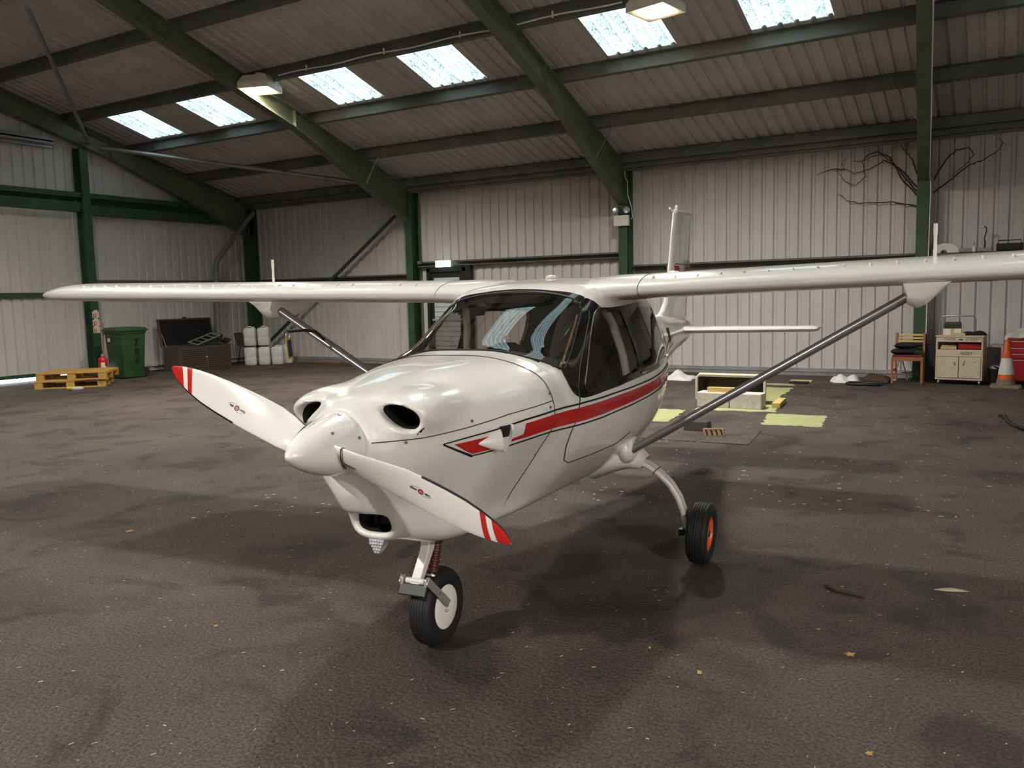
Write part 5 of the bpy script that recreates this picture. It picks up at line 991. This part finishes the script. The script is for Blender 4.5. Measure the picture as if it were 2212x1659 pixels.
o = MB().grid(lambda u, v: (-.17+.34*u, -.09+.18*v, .005+.075*(math.sin(u*PI)*math.sin(v*PI))**.6*(.75+.25*math.sin(7*u+3*v))), 14, 10).grid(lambda u, v: (-.17+.34*u, -.09+.18*v, .0), 2, 2, True).build('dark_rag', 'cloth_black', None, 60); o.location = onc(.17, .0, .760); tag(o, 'black rag heaped on the right of the trolley top', 'rag')
# red tool chest with cream cloth, traffic cone, buckets of cable
t = empty('tool_chest', (.33, 14.80, 0)); tag(t, 'red metal tool chest at the right edge behind the traffic cone', 'tool chest')
MB().bb((-.33, -.22, .06), (.33, .22, .69)).build('body', 'red_paint', t, 0, .01)
for k, (a, b) in enumerate(((.58, .67), (.49, .57), (.40, .48), (.08, .39))):
    dr = MB().bb((-.30, -.232, a), (.30, -.215, b)).build('drawer', 'red_paint', t, 0, .004); MB().bb((-.28, -.240, b-.018), (.28, -.230, b-.006)).build('pull', 'alloy', dr, 0)
for sx in (-1, 1): MB().lathe([(.01, -.015), (.03, -.015), (.03, .015), (.01, .015)], (sx*.27, -.15, .03), (1, 0, 0), 12, True).lathe([(.01, -.015), (.03, -.015), (.03, .015), (.01, .015)], (sx*.27, .15, .03), (1, 0, 0), 12, True).build('castor', 'trim_black', t, 30)
o = MB().sheet(lambda u, v: (-.40+.80*u, -.26+.46*v, .006+.09*math.sin(u*PI)**.7*math.sin(v*PI)**.7+.016*math.sin(17*u+5*v)+.012*math.sin(9*v-13*u)-.05*max(0, (.10-u)/.10)-.03*max(0, (.12-v)/.12)), 28, 18, .004).build('cream_cloth', 'cloth_cream', None, 60); o.location = (.36, 14.82, .75); tag(o, 'crumpled cream cloth thrown over the red tool chest', 'cloth')
t = empty('traffic_cone', (0.0, 14.19, 0)); tag(t, 'grubby orange and white traffic cone in front of the tool chest', 'cone')
MB().rings([[(a*c, b*c, z) for a, b in ((-1, -.8), (-.8, -1), (.8, -1), (1, -.8), (1, .8), (.8, 1), (-.8, 1), (-1, .8))] for c, z in ((.20, 0), (.205, .02), (.19, .045), (.15, .05))]).build('base', 'cone_base', t, 30)
rc = lambda z: .130-.150*(z-.04)/.72*.72
for nm, z0, z1, m in (('lower_sleeve', .05, .13, 'cone_base'), ('orange_band', .13, .20, 'cone_orange'), ('reflective_sleeve', .20, .44, 'cone_white'), ('top', .44, .70, 'cone_orange')):
    MB().lathe([(rc(z0)+(.002 if 'sleeve' in nm else 0), z0), (rc(z1)+(.002 if 'sleeve' in nm else 0), z1)]+([(rc(z1)*.7, z1+.01)] if nm == 'top' else []), (0, 0, 0), (0, 0, 1), 28, nm == 'top').build(nm, m, t, 40)
t = empty('cable_bucket', (-.135, 14.565, 0)); tag(t, 'dark bucket of tangled pale cable beside the trolley', 'bucket'); MB().lathe([(.0, 0.002), (.09, 0), (.112, .25), (.106, .25), (.085, .02)], (0, 0, 0), (0, 0, 1), 20).build('bucket', 'trim_black', t, 40)
for k in range(4): MB().tube([(.09*math.cos(a*1.1+k)*(.6+.1*k), .09*math.sin(a*1.1+k)*(.6+.1*k), .24+.05*math.sin(a*.7+k)) for a in np.linspace(0, 6, 26)], .005, 5).build('cable', 'cable_white', t, 40)
o = MB().bb((-.14, -.02, 0), (.14, .02, .55)).build('grey_panel', 'plastic_grey', None, 0, .004); o.location = (-.22, 14.93, 0); o.rotation_euler = (-.12, 0, 0); tag(o, 'grey panel propped on the wall between trolley and tool chest', 'panel')
# floor oddments
def crumple(name, m, loc, sx, sy, h, label, cat, seed, rz=0):
    R = random.Random(seed); ph = [R.uniform(0, 6) for _ in range(8)]
    f = lambda u, v: (sx*(u-.5)*(1+.10*math.sin(6*v+ph[0])), sy*(v-.5)*(1+.12*math.sin(5*u+ph[1])), .006+h*(max(0, math.sin(u*PI)*math.sin(v*PI)))**.6*(.55+.25*math.sin(9*u+ph[2]+3*v)+.20*math.sin(11*v+ph[3]-4*u)))
    o = MB().sheet(f, 22, 18, .005).build(name, m, None, 60, 0, loc, rz); tag(o, label, cat); return o
crumple('white_sheet', 'cloth_white', (-4.92, 13.95, 0), .55, .55, .16, 'crumpled white sheet on the floor behind the aircraft', 'cloth', 3)
crumple('white_towel', 'cloth_white', (-2.24, 14.30, 0), .42, .36, .17, 'white towel bundled on the floor against the back wall', 'towel', 5, .2)
o = MB().rings([[(-.2, -.1, 0), (.2, -.12, 0), (.2, .1, 0), (-.18, .12, 0)], [(-.2, -.1, .07), (.19, -.11, .05), (.19, .09, .08), (-.18, .11, .11)], [(-.13, -.05, .13), (.12, -.05, .10), (.12, .05, .12), (-.12, .06, .15)]]).build('brown_bag', 'bag_brown', None, 40, .015); o.location = (-1.775, 14.37, 0); o.rotation_euler = (0, 0, -.1); tag(o, 'brown bag lying beside the white towel', 'bag')
o = MB().tube([(.26*math.cos(a), .15*math.sin(a), .022+.005*math.sin(3*a)) for a in np.linspace(0, 2*PI*.93, 30)], .020, 8).build('black_hose', 'trim_black', None, 50); o.location = (-1.90, 13.93, 0); tag(o, 'black hose coiled on the floor in front of the brown bag', 'hose')
o = MB().tube([(-.05, 10.95, .03), (.0, 10.74, .06), (.03, 10.55, .02), (.09, 10.3, .015), (.18, 10.02, .03), (.32, 9.85, .02)], .020, 8).build('black_hose', 'trim_black', None, 50); tag(o, 'length of black hose on the floor at the right edge', 'hose')
t = empty('aluminium_rod', (-1.62, 14.62, .02)); tag(t, 'short shiny rod on the floor by the chair leg', 'rod'); MB().tube([(-.09, 0, 0), (.09, .02, 0)], .018, 10).build('rod', 'alloy', t, 40)
for k, (x0, x1, lab) in enumerate(((-3.50, -3.075, 'pale concrete block on the left, partly behind the strut'), (-3.065, -2.66, 'pale concrete block on the right next to the sawn timber'))):
    o = MB().bb((x0, 10.62, 0), (x1, 10.86, .20)).build('concrete_block', 'block', None, 0, .012); tag(o, lab, 'block', 'concrete blocks under the trough')
o = MB().bb((-.24, -.045, 0), (.24, .045, .06)).build('sawn_timber', 'wood_timber', None, 0, .003); o.location = (-3.14, 10.72, .2005); tag(o, 'short sawn timber lying across the concrete blocks', 'timber')
o = MB().bb((-.05, -.30, 0), (.05, .30, .06)).build('sawn_timber', 'wood_timber', None, 0, .003); o.location = (-2.56, 11.15, .004); o.rotation_euler = (0, 0, .10); tag(o, 'sawn timber lying on the floor right of the concrete blocks', 'timber')
t = empty('mixing_trough', (-3.20, 11.28, 0)); tag(t, 'grimy mortar trough tipped on its side behind the concrete blocks', 'trough')
r = lambda a, b, y: [(-a, y, .05), (-a*.94, y, .02), (a*.94, y, .02), (a, y, .05), (a*1.02, y, b), (a*.95, y, b+.02), (-a*.95, y, b+.02), (-a*1.02, y, b)]
MB().rings([r(.44, .36, -.16), r(.40, .33, .14)], False, True).build('shell', 'tub', t, 30, .01); MB().rings([r(.42, .345, -.158), r(.385, .32, .12)], False, True).build('inside', 'tub', t, 30)
MB().tube([(-.46, -.17, .04), (-.46, -.17, .34), (-.42, -.17, .385), (.42, -.17, .385), (.46, -.17, .34), (.46, -.17, .06)], .022, 8).box((0, -.155, .375), (.86, .05, .035)).build('rim', 'tub_rim', t, 40)
for x0, x1, y0, y1, m, lab in ((-3.02, -2.74, 13.80, 13.98, 'cloth_black', 'dark flat board on the floor near the back wall'), (-3.06, -2.72, 14.06, 14.22, 'card', 'pale flat board on the floor near the back wall')):
    o = MB().bb((x0, y0, .0), (x1, y1, .025)).build('flat_board', m, None, 0, .003); tag(o, lab, 'board')
t = empty('wheel_chock', (-2.90, 8.83, .007), .05); tag(t, 'dark grey ribbed rubber wheel chock', 'chock')
MB().prism([(-.11, 0), (.11, 0), (.06, .09), (-.07, .10)], 'x', -.13, .13).build('wedge', 'plastic_dark', t, 0, .006)
for k in range(6): MB().box((0, -.100+.006*k, .013+.014*k), (.25, .006, .005)).build('rib', 'plastic_dark', t, 0)
t = empty('wheel_chock', (-2.63, 8.53, .007), .4); tag(t, 'weathered yellow wooden wheel chock with worn stripes', 'chock')
MB().prism([(-.075, 0), (.075, 0), (.02, .075), (-.02, .075)], 'x', -.11, .11).build('wedge', 'wood_old', t, 0, .006)
for k in range(4): MB().box((-.075+.05*k, -.050, .040), (.018, .004, .062), (-.62, 0, .5)).build('painted_stripe', 'ink', t, 0)
# leaves and litter
def leaf(loc, r, rz, label, seed):
    R = random.Random(seed); P = []
    for k in range(10): a = 2*PI*k/10; q = r*(1.0 if k % 2 == 0 else .5)*R.uniform(.8, 1.15); P.append((q*math.cos(a), q*math.sin(a)))
    g = MB(); g.add([(0, 0, .010)]+[(x, y, .004+.006*R.random()) for x, y in P]+[(0, 0, .008)]+[(x, y, .0025) for x, y in P], [(0, 1+k, 1+(k+1) % 10) for k in range(10)]+[(11, 12+(k+1) % 10, 12+k) for k in range(10)]); o = g.build('dry_leaf', 'leaf_dry', None, 0, 0, loc, rz); tag(o, label, 'leaf', 'fallen leaves on the floor')
def long_leaf(loc, L, rz, label): o = MB().rings([[(x, -w, .002), (x, w, .002), (x, w, .004+h), (x, -w, .004+h)] for x, w, h in ((-L/2, .001, 0), (-L/4, .010, .006), (0, .013, .010), (L/4, .009, .006), (L/2, .001, 0))]).build('dry_leaf', 'straw', None, 0, 0, loc, rz); tag(o, label, 'leaf', 'fallen leaves on the floor')
leaf((-5.03, 3.372, 0), 0.03, 0.0, 'dry yellow leaf on the edge of the shadow at the left of the floor', 1)
leaf((-0.521, 3.563, 0), 0.024, 0.7, 'dry yellow leaf on the floor right of the aircraft shadow', 2)
leaf((-3.161, 2.527, 0), 0.012, 1.4, 'tiny yellow leaf on the floor left of the nose wheel', 3)
leaf((-0.343, 2.8, 0), 0.014, 2.1, 'small yellow leaf at the lower right of the floor', 4)
leaf((-1.012, 3.11, 0), 0.014, 2.8, 'small yellow leaf in front of the main wheel, nearest the shadow edge', 5)
leaf((-0.391, 9.342, 0), 0.014, 3.5, 'yellow leaf far back on the floor near the hose', 6)
leaf((-1.275, 3.24, 0), 0.009, 4.2, 'tiny pale leaf beside the edge of the large shadow', 7)
leaf((-0.521, 6.492, 0), 0.012, 4.9, 'small yellow leaf on the floor under the right wing', 8)
long_leaf((-0.199, 4.571, 0), .16, .3, 'long pale yellow leaf on the floor at the right')
tag(MB().tube([(-0.757, 4.346, .012), (-0.6970000000000001, 4.2860000000000005, .014), (-0.5670000000000001, 4.276000000000001, .010)], .009, 6).build('twig', 'ivy_stem', None, 40), 'short dark bent twig on the floor right of the main wheel', 'twig')
g = MB(); R = random.Random(11)
for k in range(2600):
    d = R.uniform(1.6, 13.5)**1.0; a = R.uniform(-.25, 1.12); x, y = -d*math.sin(a), d*math.cos(a)
    if y > 14.2 or x < -16 or (-4.2 < x < -2.2 and 10.4 < y < 11.7) or (x > -.2 and y > 9.7) or any(math.hypot(x-a_, y-b_) < .35 for a_, b_ in ((-2.13, 2.86), (-1.44, 4.43), (-3.10, 4.27))): continue
    far = d > 6 and x > -5; L = R.choice((.006, .008, .012, .016) if far else (.002, .003, .004, .006, .009)); w = R.uniform(.003, .007) if far else R.uniform(.0008, .002); r = R.uniform(0, PI); c, s = math.cos(r), math.sin(r); h = R.uniform(.003, .006)
    g.add([(x-c*L-s*w, y-s*L+c*w, h), (x+c*L-s*w, y+s*L+c*w, h), (x+c*L+s*w, y+s*L-c*w, h*.6), (x-c*L+s*w, y-s*L-c*w, h*.6)], [(0, 1, 2, 3)])
tag(g.build('straw_litter', 'straw', None, 0), 'fine scattered straw and grit litter over the floor', 'litter', None, 'stuff')
